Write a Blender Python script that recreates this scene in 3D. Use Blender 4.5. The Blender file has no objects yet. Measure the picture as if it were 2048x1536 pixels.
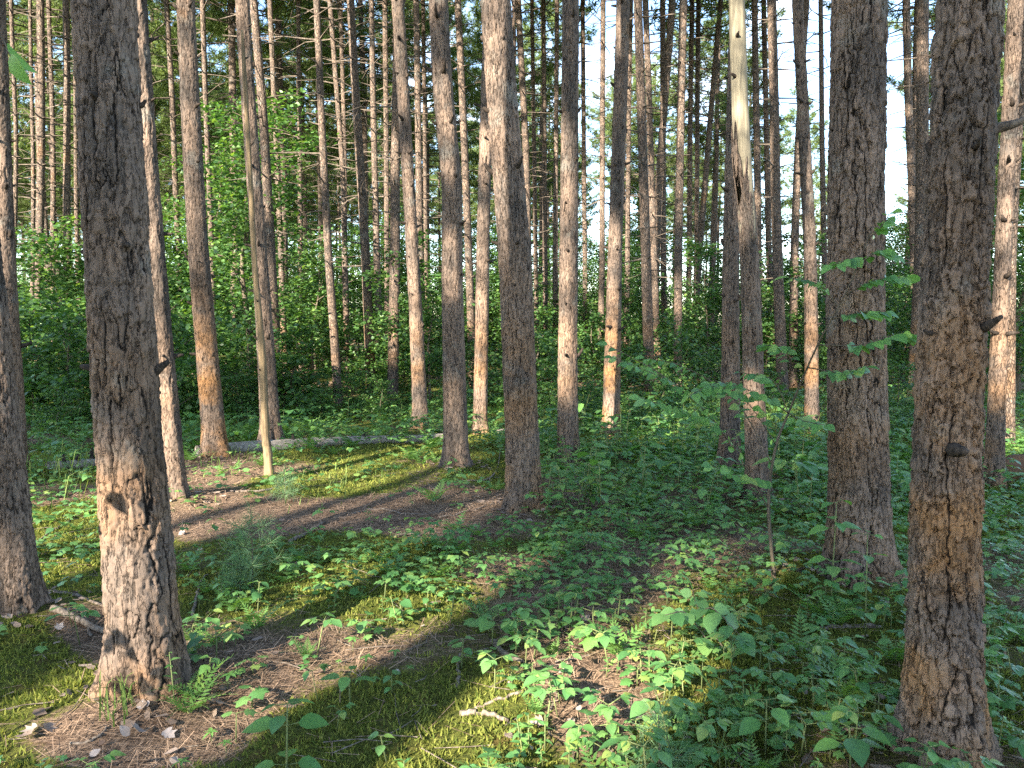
import bpy, math
import numpy as np
from mathutils import Matrix, Vector

# ------------------------------------------------------------------ camera, sky, sun, exposure
SC = bpy.context.scene
COL = SC.collection
FPX, CAMH, PITCH = 1539.0, 1.5, math.radians(4.5)      # focal length in pixels of a 2048 px wide frame
cam = bpy.data.cameras.new('camera')
cam.sensor_fit = 'HORIZONTAL'; cam.sensor_width = 36.0; cam.lens = 36.0 * FPX / 2048.0
cam.clip_start = 0.05; cam.clip_end = 2000.0
cam_o = bpy.data.objects.new('camera', cam); COL.objects.link(cam_o)
cam_o.location = (0, 0, CAMH); cam_o.rotation_euler = (math.pi / 2 - PITCH, 0, 0)
SC.camera = cam_o

SUN_EL, SUN_AZ = math.radians(27.0), math.radians(211.0)   # the sun stands behind the camera, to the left
SUN = np.array([math.sin(SUN_AZ) * math.cos(SUN_EL), math.cos(SUN_AZ) * math.cos(SUN_EL), math.sin(SUN_EL)])
SKY_STRENGTH, SUN_STRENGTH, EXPOSURE = 0.092, 5.0, 2.80
world = bpy.data.worlds.new('World'); SC.world = world; world.use_nodes = True
wn, wl = world.node_tree.nodes, world.node_tree.links
wn.clear()
w_out = wn.new('ShaderNodeOutputWorld'); w_bg = wn.new('ShaderNodeBackground'); w_sky = wn.new('ShaderNodeTexSky')
w_sky.sky_type = 'NISHITA'; w_sky.sun_disc = False
w_sky.dust_density = 0.4; w_sky.ozone_density = 1.6; w_sky.sun_elevation = SUN_EL; w_sky.sun_rotation = SUN_AZ
w_bg.inputs['Strength'].default_value = SKY_STRENGTH
w_tc = wn.new('ShaderNodeTexCoord'); w_map = wn.new('ShaderNodeMapping'); w_map.inputs['Scale'].default_value = (1, 1, 2.6)
w_no = wn.new('ShaderNodeTexNoise'); w_no.inputs['Scale'].default_value = 2.3; w_no.inputs['Detail'].default_value = 6
w_ra = wn.new('ShaderNodeMapRange'); w_ra.inputs['From Min'].default_value = 0.56; w_ra.inputs['From Max'].default_value = 0.76
w_mix = wn.new('ShaderNodeMix'); w_mix.data_type = 'RGBA'
w_mix.inputs[7].default_value = (6.5, 6.7, 7.0, 1)
wl.new(w_tc.outputs['Generated'], w_map.inputs['Vector']); wl.new(w_map.outputs[0], w_no.inputs['Vector'])
wl.new(w_no.outputs['Fac'], w_ra.inputs['Value']); wl.new(w_ra.outputs[0], w_mix.inputs[0])
wl.new(w_sky.outputs[0], w_mix.inputs[6]); wl.new(w_mix.outputs[2], w_bg.inputs['Color'])
wl.new(w_bg.outputs[0], w_out.inputs['Surface'])
sun = bpy.data.lights.new('sun', 'SUN'); sun.energy = SUN_STRENGTH; sun.angle = math.radians(0.53); sun.color = (1.0, 0.88, 0.72)
sun_o = bpy.data.objects.new('sun', sun); COL.objects.link(sun_o)
sun_o.rotation_euler = Vector(SUN).to_track_quat('Z', 'Y').to_euler()
vs = SC.view_settings
vs.view_transform = 'Standard'; vs.look = 'None'; vs.exposure = EXPOSURE; vs.gamma = 1.0; vs.use_curve_mapping = False
SC.cycles.max_bounces = 7; SC.cycles.diffuse_bounces = 4; SC.cycles.transmission_bounces = 4; SC.cycles.glossy_bounces = 2
SC.cycles.transparent_max_bounces = 4
SC.cycles.use_denoising = False
SC.cycles.sample_clamp_indirect = 6.0

# ------------------------------------------------------------------ small helpers
RNG = np.random.default_rng(11)
def U(a, b, n=None, r=RNG): return r.uniform(a, b, n)
cp, sp_ = math.cos(PITCH), math.sin(PITCH)
def ray(px, py):
    a, b = (px - 1024.0) / FPX, (768.0 - py) / FPX
    return np.array([a, cp + sp_ * b, -sp_ + cp * b])
def at_depth(px, py, Y):                       # the point at forward distance Y seen at that pixel
    d = ray(px, py); t = Y / d[1]
    return np.array([d[0] * t, Y, CAMH + d[2] * t])
def on_ground(px, py):
    d = ray(px, py); t = -CAMH / d[2]
    return np.array([d[0] * t, d[1] * t, 0.0])
def to_px(P):
    P = np.atleast_2d(P); q = P - np.array([0, 0, CAMH])
    f = q[:, 1] * cp - q[:, 2] * sp_; u = q[:, 1] * sp_ + q[:, 2] * cp
    return 1024 + FPX * q[:, 0] / f, 768 - FPX * u / f, f
def nrm(v):
    v = np.asarray(v, float); return v / np.maximum(np.linalg.norm(v, axis=-1, keepdims=True), 1e-9)

def hash2(i, j, s):
    h = (i.astype(np.int64) * 374761393 + j.astype(np.int64) * 668265263 + s * 974634777) & 0x7fffffff
    h = ((h ^ (h >> 13)) * 1274126177) & 0x7fffffff
    return ((h ^ (h >> 16)) & 0xffffff) / float(0xffffff)
def vnoise(x, y, s=0, wrap=None):
    xi, yi = np.floor(x), np.floor(y); fx, fy = x - xi, y - yi
    fx, fy = fx * fx * (3 - 2 * fx), fy * fy * (3 - 2 * fy)
    xi, yi = xi.astype(np.int64), yi.astype(np.int64)
    x1 = xi + 1
    if wrap: xi, x1 = xi % wrap, x1 % wrap
    a, b = hash2(xi, yi, s), hash2(x1, yi, s); c, d = hash2(xi, yi + 1, s), hash2(x1, yi + 1, s)
    return (a * (1 - fx) + b * fx) * (1 - fy) + (c * (1 - fx) + d * fx) * fy
def fbm(x, y, s=0, o=4):
    r, a, t = 0, 0.5, 0
    for k in range(o): r = r + a * vnoise(x * 2 ** k, y * 2 ** k, s + k); t += a; a *= 0.5
    return r / t
def sstep(a, b, x):
    t = np.clip((x - a) / (b - a), 0, 1); return t * t * (3 - 2 * t)

class MB:                                       # collects vertices, triangles and quads for one mesh
    def __init__(s): s.v, s.f3, s.f4, s.n = [], [], [], 0
    def add(s, v, f3=None, f4=None):
        v = np.asarray(v, float).reshape(-1, 3)
        if f3 is not None and len(f3): s.f3.append(np.asarray(f3, np.int64) + s.n)
        if f4 is not None and len(f4): s.f4.append(np.asarray(f4, np.int64) + s.n)
        s.v.append(v); s.n += len(v)
    def arrays(s):
        v = np.concatenate(s.v) if s.v else np.zeros((0, 3))
        f3 = np.concatenate(s.f3) if s.f3 else np.zeros((0, 3), np.int64)
        f4 = np.concatenate(s.f4) if s.f4 else np.zeros((0, 4), np.int64)
        return v, f3, f4
    def mesh(s, name, mat, smooth=True, attrs=None):
        v, f3, f4 = s.arrays()
        me = bpy.data.meshes.new(name)
        me.vertices.add(len(v)); me.vertices.foreach_set('co', v.astype(np.float32).ravel())
        nl = f3.size + f4.size
        me.loops.add(nl); me.loops.foreach_set('vertex_index', np.concatenate([f3.ravel(), f4.ravel()]).astype(np.int32))
        me.polygons.add(len(f3) + len(f4))
        tot = np.concatenate([np.full(len(f3), 3), np.full(len(f4), 4)])
        me.polygons.foreach_set('loop_start', (np.cumsum(tot) - tot).astype(np.int32))
        if smooth: me.polygons.foreach_set('use_smooth', np.ones(len(tot), bool))
        if attrs:
            for k, a in attrs.items():
                at = me.attributes.new(k, 'FLOAT', 'POINT'); at.data.foreach_set('value', np.asarray(a, np.float32))
        me.update(calc_edges=True)
        if mat: me.materials.append(mat)
        return me

def tag(o, label=None, cat=None, group=None, kind=None):
    if label: o['label'] = label
    if cat: o['category'] = cat
    if group: o['group'] = group
    if kind: o['kind'] = kind
    return o
def link(name, me, parent=None, loc=None):
    o = bpy.data.objects.new(name, me); COL.objects.link(o)
    if parent is not None: o.parent = parent
    if loc is not None: o.location = [float(c) for c in loc]
    return o
def thing(name, label, cat, loc, group=None):
    o = bpy.data.objects.new(name, None); COL.objects.link(o); o.location = [float(c) for c in loc]
    o.empty_display_size = 0.1
    return tag(o, label, cat, group)

def tube(mb, pts, rad, sides=6, cap=True):
    pts = np.asarray(pts, float); n = len(pts); rad = np.broadcast_to(np.asarray(rad, float), (n,))
    tan = nrm(np.gradient(pts, axis=0))
    ref = np.where(np.abs(tan[:, 2:3]) > 0.9, np.array([[1., 0, 0]]), np.array([[0, 0, 1.]]))
    if np.ptp(np.abs(tan[:, 2])) > 0: ref = np.repeat(ref[:1], n, 0)
    a = nrm(np.cross(tan, ref)); b = np.cross(tan, a)
    th = np.arange(sides) * 2 * math.pi / sides
    v = pts[:, None] + rad[:, None, None] * (a[:, None] * np.cos(th)[None, :, None] + b[:, None] * np.sin(th)[None, :, None])
    i = np.arange(n - 1)[:, None] * sides; j = np.arange(sides)[None]; j2 = (j + 1) % sides
    f4 = np.stack([i + j, i + j2, i + sides + j2, i + sides + j], -1).reshape(-1, 4)
    v = v.reshape(-1, 3)
    f3 = None
    if cap:
        v = np.vstack([v, pts[0], pts[-1]]); k = n * sides; jj = np.arange(sides); e = (n - 1) * sides
        f3 = np.concatenate([np.stack([np.full(sides, k), (jj + 1) % sides, jj], 1), np.stack([np.full(sides, k + 1), e + jj, e + (jj + 1) % sides], 1)])
    mb.add(v, f3, f4)
def bend(pts, k=4):                             # a smooth line through control points
    pts = np.asarray(pts, float); n = len(pts)
    if n < 3: return np.linspace(pts[0], pts[-1], k + 1)
    P = np.vstack([2 * pts[0] - pts[1], pts, 2 * pts[-1] - pts[-2]]); out = []
    for i in range(1, n):
        p0, p1, p2, p3 = P[i - 1], P[i], P[i + 1], P[i + 2]
        for t in np.arange(k) / k:
            out.append(0.5 * (2 * p1 + (p2 - p0) * t + (2 * p0 - 5 * p1 + 4 * p2 - p3) * t * t + (3 * p1 - p0 - 3 * p2 + p3) * t ** 3))
    return np.array(out + [pts[-1]])

# ------------------------------------------------------------------ materials
class NT:
    def __init__(s, name):
        s.m = bpy.data.materials.new(name); s.m.use_nodes = True; s.t = s.m.node_tree; s.t.nodes.clear()
        s.out = s.n('ShaderNodeOutputMaterial')
    def n(s, kind, **kw):
        nd = s.t.nodes.new(kind)
        for k, v in kw.items(): setattr(nd, k, v)
        return nd
    def set(s, sock, v):
        if hasattr(v, 'is_output') or isinstance(v, bpy.types.NodeSocket): s.t.links.new(v, sock)
        elif isinstance(v, (tuple, list)) and len(v) == 3 and sock.type == 'RGBA': sock.default_value = (*v, 1)
        else: sock.default_value = v
    def coord(s, kind='Object'): return s.n('ShaderNodeTexCoord').outputs[kind]
    def attr(s, name): return s.n('ShaderNodeAttribute', attribute_name=name).outputs['Fac']
    def mapping(s, vec, scale):
        m = s.n('ShaderNodeMapping'); s.set(m.inputs['Vector'], vec); m.inputs['Scale'].default_value = scale; return m.outputs[0]
    def noise(s, vec, scale, detail=4, rough=0.55):
        m = s.n('ShaderNodeTexNoise'); s.set(m.inputs['Vector'], vec); m.inputs['Scale'].default_value = scale
        m.inputs['Detail'].default_value = detail; m.inputs['Roughness'].default_value = rough; return m.outputs['Fac']
    def voronoi(s, vec, scale, feature='F1', out='Distance'):
        m = s.n('ShaderNodeTexVoronoi', feature=feature); s.set(m.inputs['Vector'], vec); m.inputs['Scale'].default_value = scale; return m.outputs[out]
    def math(s, op, a, b=0.5):
        m = s.n('ShaderNodeMath', operation=op); s.set(m.inputs[0], a); s.set(m.inputs[1], b); return m.outputs[0]
    def ramp(s, v, a, b, c=0.0, d=1.0):
        m = s.n('ShaderNodeMapRange', interpolation_type='SMOOTHSTEP'); s.set(m.inputs['Value'], v)
        for k, x in zip(('From Min', 'From Max', 'To Min', 'To Max'), (a, b, c, d)): m.inputs[k].default_value = x
        return m.outputs[0]
    def mix(s, f, a, b, mode='MIX'):
        m = s.n('ShaderNodeMix', data_type='RGBA', blend_type=mode); s.set(m.inputs[0], f); s.set(m.inputs[6], a); s.set(m.inputs[7], b); return m.outputs[2]
    def sep(s, vec):
        m = s.n('ShaderNodeSeparateXYZ'); s.set(m.inputs[0], vec); return m.outputs
    def bump(s, h, strength, dist):
        m = s.n('ShaderNodeBump'); s.set(m.inputs['Height'], h); m.inputs['Strength'].default_value = strength; m.inputs['Distance'].default_value = dist; return m.outputs[0]
    def finish(s, col, rough=0.85, spec=0.25, normal=None, trans=None, tfac=0.0):
        p = s.n('ShaderNodeBsdfPrincipled'); s.set(p.inputs['Base Color'], col); s.set(p.inputs['Roughness'], rough)
        p.inputs['Specular IOR Level'].default_value = spec
        if normal is not None: s.set(p.inputs['Normal'], normal)
        sh = p.outputs[0]
        if trans is not None:
            t = s.n('ShaderNodeBsdfTranslucent'); s.set(t.inputs['Color'], trans)
            x = s.n('ShaderNodeMixShader'); x.inputs[0].default_value = tfac
            s.t.links.new(sh, x.inputs[1]); s.t.links.new(t.outputs[0], x.inputs[2]); sh = x.outputs[0]
        s.t.links.new(sh, s.out.inputs['Surface']); return s.m

GREY, PINK, ORANGE, DARK = (0.072, 0.063, 0.056), (0.215, 0.160, 0.123), (0.28, 0.15, 0.062), (0.014, 0.011, 0.009)
def bark_colour(s, vec, plate, tint):
    z = s.sep(vec)[2]
    col = s.mix(plate, GREY, PINK)
    lich = s.ramp(s.noise(vec, 5.0, 5), 0.55, 0.72)
    col = s.mix(s.math('MULTIPLY', lich, 0.45), col, (0.21, 0.215, 0.195))
    low = s.ramp(z, 0.5, 2.4, 1.0, 0.0)
    om = s.math('MULTIPLY', s.ramp(s.noise(vec, 2.6, 5), 0.40, 0.62), low)
    mid = s.ramp(s.noise(vec, 1.7, 3), 0.60, 0.72, 0.0, 0.55)
    om = s.math('MULTIPLY', s.math('MAXIMUM', om, mid), tint)
    return s.mix(om, col, ORANGE)
def mat_bark_near():
    s = NT('bark_relief'); vec = s.coord(); crack, plate = s.attr('crack'), s.attr('plate')
    col = bark_colour(s, vec, plate, s.n('ShaderNodeAttribute', attribute_name='rust', attribute_type='OBJECT').outputs['Fac'])
    grain = s.noise(s.mapping(vec, (1, 1, 0.55)), 70, 6, 0.65)
    col = s.mix(1.0, col, s.mix(grain, (0.45, 0.45, 0.45), (1.5, 1.45, 1.42)), 'MULTIPLY')
    col = s.mix(s.ramp(crack, 0.0, 0.75), DARK, col)
    rn = s.noise(s.mapping(vec, (1, 1, 0.22)), 34, 4, 0.6)
    fe = s.ramp(s.math('ABSOLUTE', s.math('SUBTRACT', rn, 0.5)), 0.0, 0.035)
    col = s.mix(s.math('MULTIPLY', s.math('SUBTRACT', 1.0, fe), 0.5), col, DARK)
    nb = s.bump(s.math('ADD', grain, fe), 0.9, 0.006)
    return s.finish(col, 0.9, 0.15, nb)
def mat_bark_far():
    s = NT('bark'); vec = s.coord()
    warp = s.n('ShaderNodeTexNoise'); s.set(warp.inputs['Vector'], vec); warp.inputs['Scale'].default_value = 14; warp.inputs['Detail'].default_value = 3
    ad = s.n('ShaderNodeVectorMath', operation='MULTIPLY_ADD'); s.set(ad.inputs[0], warp.outputs['Color']); ad.inputs[1].default_value = (0.035, 0.035, 0.06); s.set(ad.inputs[2], vec)
    mv = s.mapping(ad.outputs[0], (1, 1, 0.34))
    edge = s.voronoi(mv, 42, 'DISTANCE_TO_EDGE'); cellc = s.voronoi(mv, 42, 'F1', 'Color')
    plate = s.sep(cellc)[0]
    col = bark_colour(s, vec, plate, s.n('ShaderNodeAttribute', attribute_name='rust', attribute_type='OBJECT').outputs['Fac'])
    grain = s.noise(s.mapping(vec, (1, 1, 0.4)), 45, 6, 0.65)
    col = s.mix(1.0, col, s.mix(grain, (0.6, 0.6, 0.6), (1.3, 1.27, 1.25)), 'MULTIPLY')
    ck = s.ramp(edge, 0.0, 0.16)
    col = s.mix(s.math('MULTIPLY', s.math('SUBTRACT', 1.0, ck), 0.62), col, DARK)
    h = s.math('ADD', ck, s.math('MULTIPLY', grain, 0.6))
    return s.finish(col, 0.9, 0.15, s.bump(h, 0.9, 0.012))
def mat_wood(name, a, b, stretch=(1, 1, 0.08), sc=60):
    s = NT(name); vec = s.coord(); g = s.noise(s.mapping(vec, stretch), sc, 5)
    pz = s.noise(vec, 7, 4)
    col = s.mix(s.ramp(g, 0.35, 0.7), a, b); col = s.mix(s.ramp(pz, 0.55, 0.75, 0, 0.5), col, (a[0] * .5, a[1] * .5, a[2] * .5))
    return s.finish(col, 0.85, 0.2, s.bump(g, 0.5, 0.004))
def mat_leaf(name, a, b, c, tf=0.32, rough=0.40, hue=None):
    s = NT(name)
    r = s.math('FRACT', s.math('ADD', s.n('ShaderNodeObjectInfo').outputs['Random'], s.n('ShaderNodeNewGeometry').outputs['Random Per Island']))
    vec = s.coord(); blotch = s.noise(vec, 3.0, 3)
    col = s.mix(s.ramp(r, 0.0, 0.8), a, b); col = s.mix(s.ramp(r, 0.80, 1.0, 0, 0.85), col, c)
    col = s.mix(1.0, col, s.mix(blotch, (0.7, 0.7, 0.7), (1.3, 1.3, 1.3)), 'MULTIPLY')
    tr = s.mix(1.0, col, (1.9, 1.9, 0.75), 'MULTIPLY')
    return s.finish(col, rough, 0.5, None, tr, tf)
def mat_ground():
    s = NT('forest_floor'); vec = s.coord(); moss = s.attr('moss')
    fine = s.noise(vec, 55, 8, 0.7); mid = s.noise(vec, 6, 5)
    strand = s.noise(s.mapping(vec, (1, 0.12, 1)), 160, 3); strand2 = s.noise(s.mapping(vec, (0.12, 1, 1)), 160, 3)
    st = s.math('MAXIMUM', strand, strand2)
    lit = s.mix(s.ramp(st, 0.42, 0.72), (0.055, 0.038, 0.027), (0.36, 0.25, 0.17))
    lit = s.mix(s.ramp(mid, 0.5, 0.75, 0, 0.6), lit, (0.10, 0.062, 0.042))
    mc = s.mix(s.ramp(fine, 0.35, 0.7), (0.040, 0.052, 0.012), (0.16, 0.17, 0.035))
    mc = s.mix(s.ramp(mid, 0.52, 0.7, 0, 0.6), mc, (0.12, 0.075, 0.03))
    f = s.ramp(s.math('ADD', moss, s.math('MULTIPLY', s.math('SUBTRACT', fine, 0.5), 0.7)), 0.35, 0.65)
    col = s.mix(f, lit, mc)
    h = s.math('ADD', st, s.math('MULTIPLY', fine, 1.0))
    return s.finish(col, 0.95, 0.1, s.bump(h, 1.0, 0.02))
def mat_speckle(name, a, b, rough=0.9, tf=0.0):
    s = NT(name); r = s.math('FRACT', s.math('ADD', s.n('ShaderNodeObjectInfo').outputs['Random'], s.n('ShaderNodeNewGeometry').outputs['Random Per Island']))
    g = s.noise(s.coord(), 30, 4); col = s.mix(r, a, b)
    col = s.mix(1.0, col, s.mix(g, (0.65, 0.65, 0.65), (1.35, 1.35, 1.35)), 'MULTIPLY')
    if tf: return s.finish(col, rough, 0.15, None, s.mix(1.0, col, (1.6, 1.6, 0.9), 'MULTIPLY'), tf)
    return s.finish(col, rough, 0.15)

M = dict(
    bark_near=mat_bark_near(), bark_far=mat_bark_far(),
    bare=mat_wood('bare_wood', (0.12, 0.108, 0.080), (0.23, 0.205, 0.145)),
    twig=mat_wood('dead_twig', (0.060, 0.048, 0.038), (0.15, 0.125, 0.10)),
    knot=mat_wood('knot_wood', (0.018, 0.014, 0.011), (0.06, 0.046, 0.036)),
    stick=mat_wood('fallen_stick', (0.095, 0.075, 0.060), (0.22, 0.185, 0.15)),
    log=mat_wood('weathered_log', (0.17, 0.15, 0.125), (0.36, 0.32, 0.27), (0.25, 1, 1), 40),
    stem=mat_wood('sapling_stem', (0.075, 0.060, 0.042), (0.13, 0.11, 0.08)),
    green_stem=mat_wood('green_stem', (0.10, 0.13, 0.05), (0.17, 0.20, 0.08)),
    needles=mat_speckle('pine_needles', (0.060, 0.105, 0.036), (0.160, 0.210, 0.070), 0.6, 0.35),
    soft_needles=mat_speckle('soft_needles', (0.085, 0.17, 0.085), (0.17, 0.26, 0.13), 0.5, 0.3),
    leaf_a=mat_leaf('leaf_maple', (0.070, 0.180, 0.055), (0.135, 0.265, 0.080), (0.25, 0.32, 0.08)),
    leaf_b=mat_leaf('leaf_ovate', (0.062, 0.165, 0.056), (0.125, 0.255, 0.080), (0.24, 0.31, 0.08)),
    leaf_c=mat_leaf('leaf_bright', (0.085, 0.21, 0.055), (0.14, 0.29, 0.075), (0.20, 0.33, 0.08)),
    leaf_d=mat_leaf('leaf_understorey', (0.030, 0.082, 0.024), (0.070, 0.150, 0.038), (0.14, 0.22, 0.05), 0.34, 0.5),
    fern=mat_leaf('fern_green', (0.07, 0.16, 0.035), (0.11, 0.22, 0.05), (0.15, 0.24, 0.05), 0.35, 0.55),
    grass=mat_speckle('grass_blade', (0.09, 0.15, 0.035), (0.17, 0.23, 0.07), 0.6, 0.3),
    moss=mat_speckle('moss', (0.062, 0.092, 0.018), (0.24, 0.255, 0.060), 0.95, 0.35),
    litter=mat_speckle('fallen_needles', (0.11, 0.070, 0.046), (0.38, 0.265, 0.18), 0.85),
    dead=mat_speckle('dead_leaf', (0.12, 0.080, 0.058), (0.36, 0.31, 0.285), 0.8, 0.1),
    ground=mat_ground(), soil=mat_speckle('soil', (0.10, 0.055, 0.03), (0.15, 0.085, 0.05)),
    flake=mat_speckle('bark_flake', (0.10, 0.075, 0.06), (0.30, 0.235, 0.19)),
    rot=mat_wood('rotten_wood', (0.10, 0.078, 0.048), (0.24, 0.175, 0.10)),
)

# ------------------------------------------------------------------ the pine trunks that the photograph shows
# each: base pixel y, then (x, y, width) up the trunk; label words
TR = dict(
 A=[(57,1238,78),(33,1011,70),(-13,637,66),(-75,150,60)],
 B=[(40,960,46),(34,800,43),(15,525,40),(-10,0,36)],
 C=[(302,1385,150),(290,1180,147),(276,1011,141),(245,525,134),(215,0,128)],
 D=[(350,1010,54),(340,850,46),(315,525,42),(275,0,40)],
 E=[(431,925,52),(420,790,48),(398,500,43),(372,0,38)],
 F=[(541,895,44),(536,800,40),(520,525,32),(485,0,29)],
 G=[(676,812,20),(668,680,19),(657,525,17),(633,0,14)],
 H=[(744,802,22),(736,650,20),(730,500,19),(701,0,16)],
 I=[(761,776,16),(753,500,14),(743,0,11)],
 J=[(786,808,24),(790,500,22),(790,360,20),(797,0,18)],
 K=[(843,862,32),(833,640,28),(825,500,26),(811,270,25),(795,0,26)],
 L=[(913,944,52),(908,700,46),(904,525,43),(906,376,42),(896,273,42),(886,205,41),(876,0,40)],
 M=[(959,874,30),(963,700,28),(966,500,27),(973,200,25),(980,0,24)],
 N=[(1048,1033,76),(1046,944,70),(1029,500,66),(1009,273,62),(990,0,61)],
 O=[(1135,924,44),(1135,700,40),(1137,500,38),(1140,0,34)],
 P=[(1221,883,36),(1226,700,34),(1230,500,29),(1246,0,28)],
 Q=[(1301,821,24),(1292,500,21),(1275,0,18)],
 R=[(1317,772,16),(1308,500,14),(1291,0,13)],
 S=[(1305,765,16),(1319,340,15),(1345,0,15)],
 T=[(1330,762,14),(1327,500,13),(1325,0,12)],
 V=[(1355,792,19),(1356,500,17),(1367,0,17)],
 W=[(1381,748,15),(1399,500,13),(1441,0,11)],
 X=[(1376,745,12),(1378,450,11),(1384,0,10)],
 Y=[(1392,740,12),(1393,450,10),(1397,0,10)],
 Z=[(1460,953,47),(1463,740,38),(1464,500,34),(1474,0,30)],
 a=[(1519,1013,50),(1508,750,44),(1499,500,39),(1493,420,38),(1479,222,37)],   # the barkless one, see below
 b=[(1520,762,16),(1514,340,15),(1510,0,13)],
 c=[(1567,802,26),(1556,500,22),(1552,400,22),(1543,0,20)],
 d=[(1550,747,14),(1538,500,13),(1533,300,12),(1528,0,11)],
 e=[(1584,775,19),(1590,500,18),(1596,308,16),(1605,100,14),(1613,0,13)],
 f=[(1622,870,31),(1620,500,27),(1606,180,25),(1596,0,24)],
 g=[(1652,762,13),(1646,340,12),(1640,0,10)],
 h=[(1716,1178,132),(1716,1011,127),(1704,525,118),(1712,0,113)],
 i=[(1833,765,20),(1822,340,18),(1812,0,17)],
 j=[(1829,810,28),(1840,525,27),(1847,0,26)],
 k=[(1900,1560,176),(1899,1400,160),(1903,1011,147),(1924,525,140),(1948,0,137)],
 l=[(1988,975,44),(1996,800,38),(2010,525,36),(2032,0,34)],
 m=[(2013,905,30),(2019,840,22),(2027,500,20),(2055,0,19)],
 n=[(22,790,12),(27,500,11),(32,270,10),(24,0,9)],
 o=[(66,770,11),(65,300,9),(62,0,8)],
 p=[(80,785,21),(80,500,19),(82,0,17)],
 q=[(108,765,13),(106,340,11),(98,0,10)],
 r=[(139,782,19),(136,500,17),(131,0,15)],
 s=[(160,760,11),(152,300,9),(146,0,8)],
 t=[(365,768,15),(358,525,13),(345,200,12),(331,0,11)],
 u=[(428,776,15),(420,400,12),(404,0,11)],
 v=[(558,812,25),(541,525,21),(526,222,19),(508,0,17)],
 w=[(572,772,14),(561,500,12),(545,100,11),(540,0,11)],
 x=[(602,760,12),(599,300,9),(597,0,9)],
 y=[(697,772,14),(685,340,11),(660,0,10)],
 z=[(692,756,11),(689,300,9),(681,0,9)],
 aa=[(776,758,13),(774,500,11),(770,0,11)],
 ab=[(850,772,16),(840,500,14),(832,0,13)],
 ac=[(855,748,9),(846,0,8)],
 ad=[(946,772,18),(937,500,16),(925,200,15),(915,0,14)],
 ae=[(1062,765,16),(1052,300,14),(1036,0,13)],
 af=[(1075,748,10),(1064,0,8)],
 ag=[(1092,752,11),(1087,0,9)],
 ah=[(1110,758,12),(1112,280,10),(1114,0,9)],
 ai=[(1172,752,11),(1165,0,9)],
 aj=[(1200,765,14),(1204,500,12),(1206,0,11)],
 ak=[(1252,755,12),(1257,300,10),(1262,0,9)],
)
LAB = dict(
 A='slim grey-barked pine trunk leaning out of the frame beside the stout flaky pine',
 B='sunlit pinkish pine trunk standing behind the slim leaning pine',
 C='stout flaky-barked pine with dappled leaf shadows across its foot and pale needles around it',
 D='narrow pine trunk half hidden behind the stout flaky-barked dappled pine',
 E='evenly sunlit tan pine with an orange foot at the mossy clearing',
 F='dark straight pine standing right behind the slim pale dead pole',
 K='tall pine with a bright sun patch on its upper trunk beyond the fallen log',
 L='dark grey pine with a kink in its upper trunk and lit needles at its foot',
 M='straight tan pine trunk standing at the thin end of the fallen log',
 N='leaning pine with peeling pinkish upper bark and shaded dark middle above an ochre foot',
 O='straight pine with a broad sunlit middle and a shaded brown foot',
 P='orange-stained pine trunk with a speckled shaded foot among low green plants',
 Z='plain brown pine trunk standing beside the barkless snag',
 f='brightly sunlit pale orange pine trunk standing in bright grass',
 h='thick deep-furrowed pine trunk behind the thin leafy sapling',
 j='grey pine with an orange lower trunk seen between the two thickest right-hand trunks',
 k='thick scaly pine trunk with rusty orange lower bark and a broken branch stub',
 l='reddish pine trunk just behind the thick scaly rusty pine',
 m='slender mossy pine with a sunlit foot beside a brown earth mound',
 W='slender pine trunk leaning clearly to one side in the thin stand',
 H='sunlit pinkish pine with an orange foot at the edge of the green thicket',
 G='pine trunk blotched with small leaf shadows at the edge of the thicket',
 J='upright pine trunk touching the tall pine with the bright upper sun patch',
 Q='pale pine trunk with a thinner pine pressed close behind it',
 c='brown pine trunk with a thinner trunk crossing behind it, past the barkless snag',
 e='pale pine trunk leaning behind the brightly sunlit orange pine',
 v='pine trunk with an old knobbly break high on its stem behind the pole-backed pine',
)
RUST = dict(A=.1, B=.25, C=.4, D=.2, E=.95, F=.1, G=.3, H=.9, K=.45, L=.12, M=.6, N=.55, O=.3, P=1.0, Q=.7, Z=.35, a=.2, f=.8, h=.3, j=.9, k=.85, l=.5, m=.5)
NEAR = set('ABCDEFLNOZahkl') | {'P', 'M', 'K', 'f'}

def micro(x, y):
    near = np.exp(-((x / 4.5) ** 2 + ((y - 3.6) / 3.6) ** 2))
    return near * (0.030 * (fbm(x * 5, y * 5, 3, 3) - .5) + 0.050 * sstep(.42, .75, moss_amount(x, y)) * (fbm(x * 8, y * 8, 8, 2) - .25))
def terrain(x, y):
    x = np.asarray(x, float); y = np.asarray(y, float)
    r = np.hypot(x, y)
    z = 0.10 * (fbm(x * .25 + 3, y * .25 + 7, 5, 3) - .5) * sstep(1.0, 4.0, r) + 0.05 * (fbm(x * 1.1, y * 1.1, 9, 3) - .5) * sstep(.5, 2.5, r)
    for (cx, cy, R) in MOUNDS:
        d2 = (x - cx) ** 2 + (y - cy) ** 2
        z = z + 0.065 * np.exp(-d2 / (2 * (R + .16) ** 2))
    return z + micro(x, y)
MOUNDS = []
TREES = {}
for k, pts in TR.items():
    b = on_ground(pts[0][0], pts[0][1]); Y = b[1]
    P = [at_depth(x, y, Y) for x, y, w in pts]
    depth = [to_px(p)[2][0] for p in P]
    R = [0.5 * w / FPX * dd * Y / math.hypot(Y, b[0]) for (x, y, w), dd in zip(pts, depth)]
    TREES[k] = dict(base=b, P=np.array(P), R=np.array(R), d=Y)
    if Y < 12: MOUNDS.append((b[0], b[1], R[0]))

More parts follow.
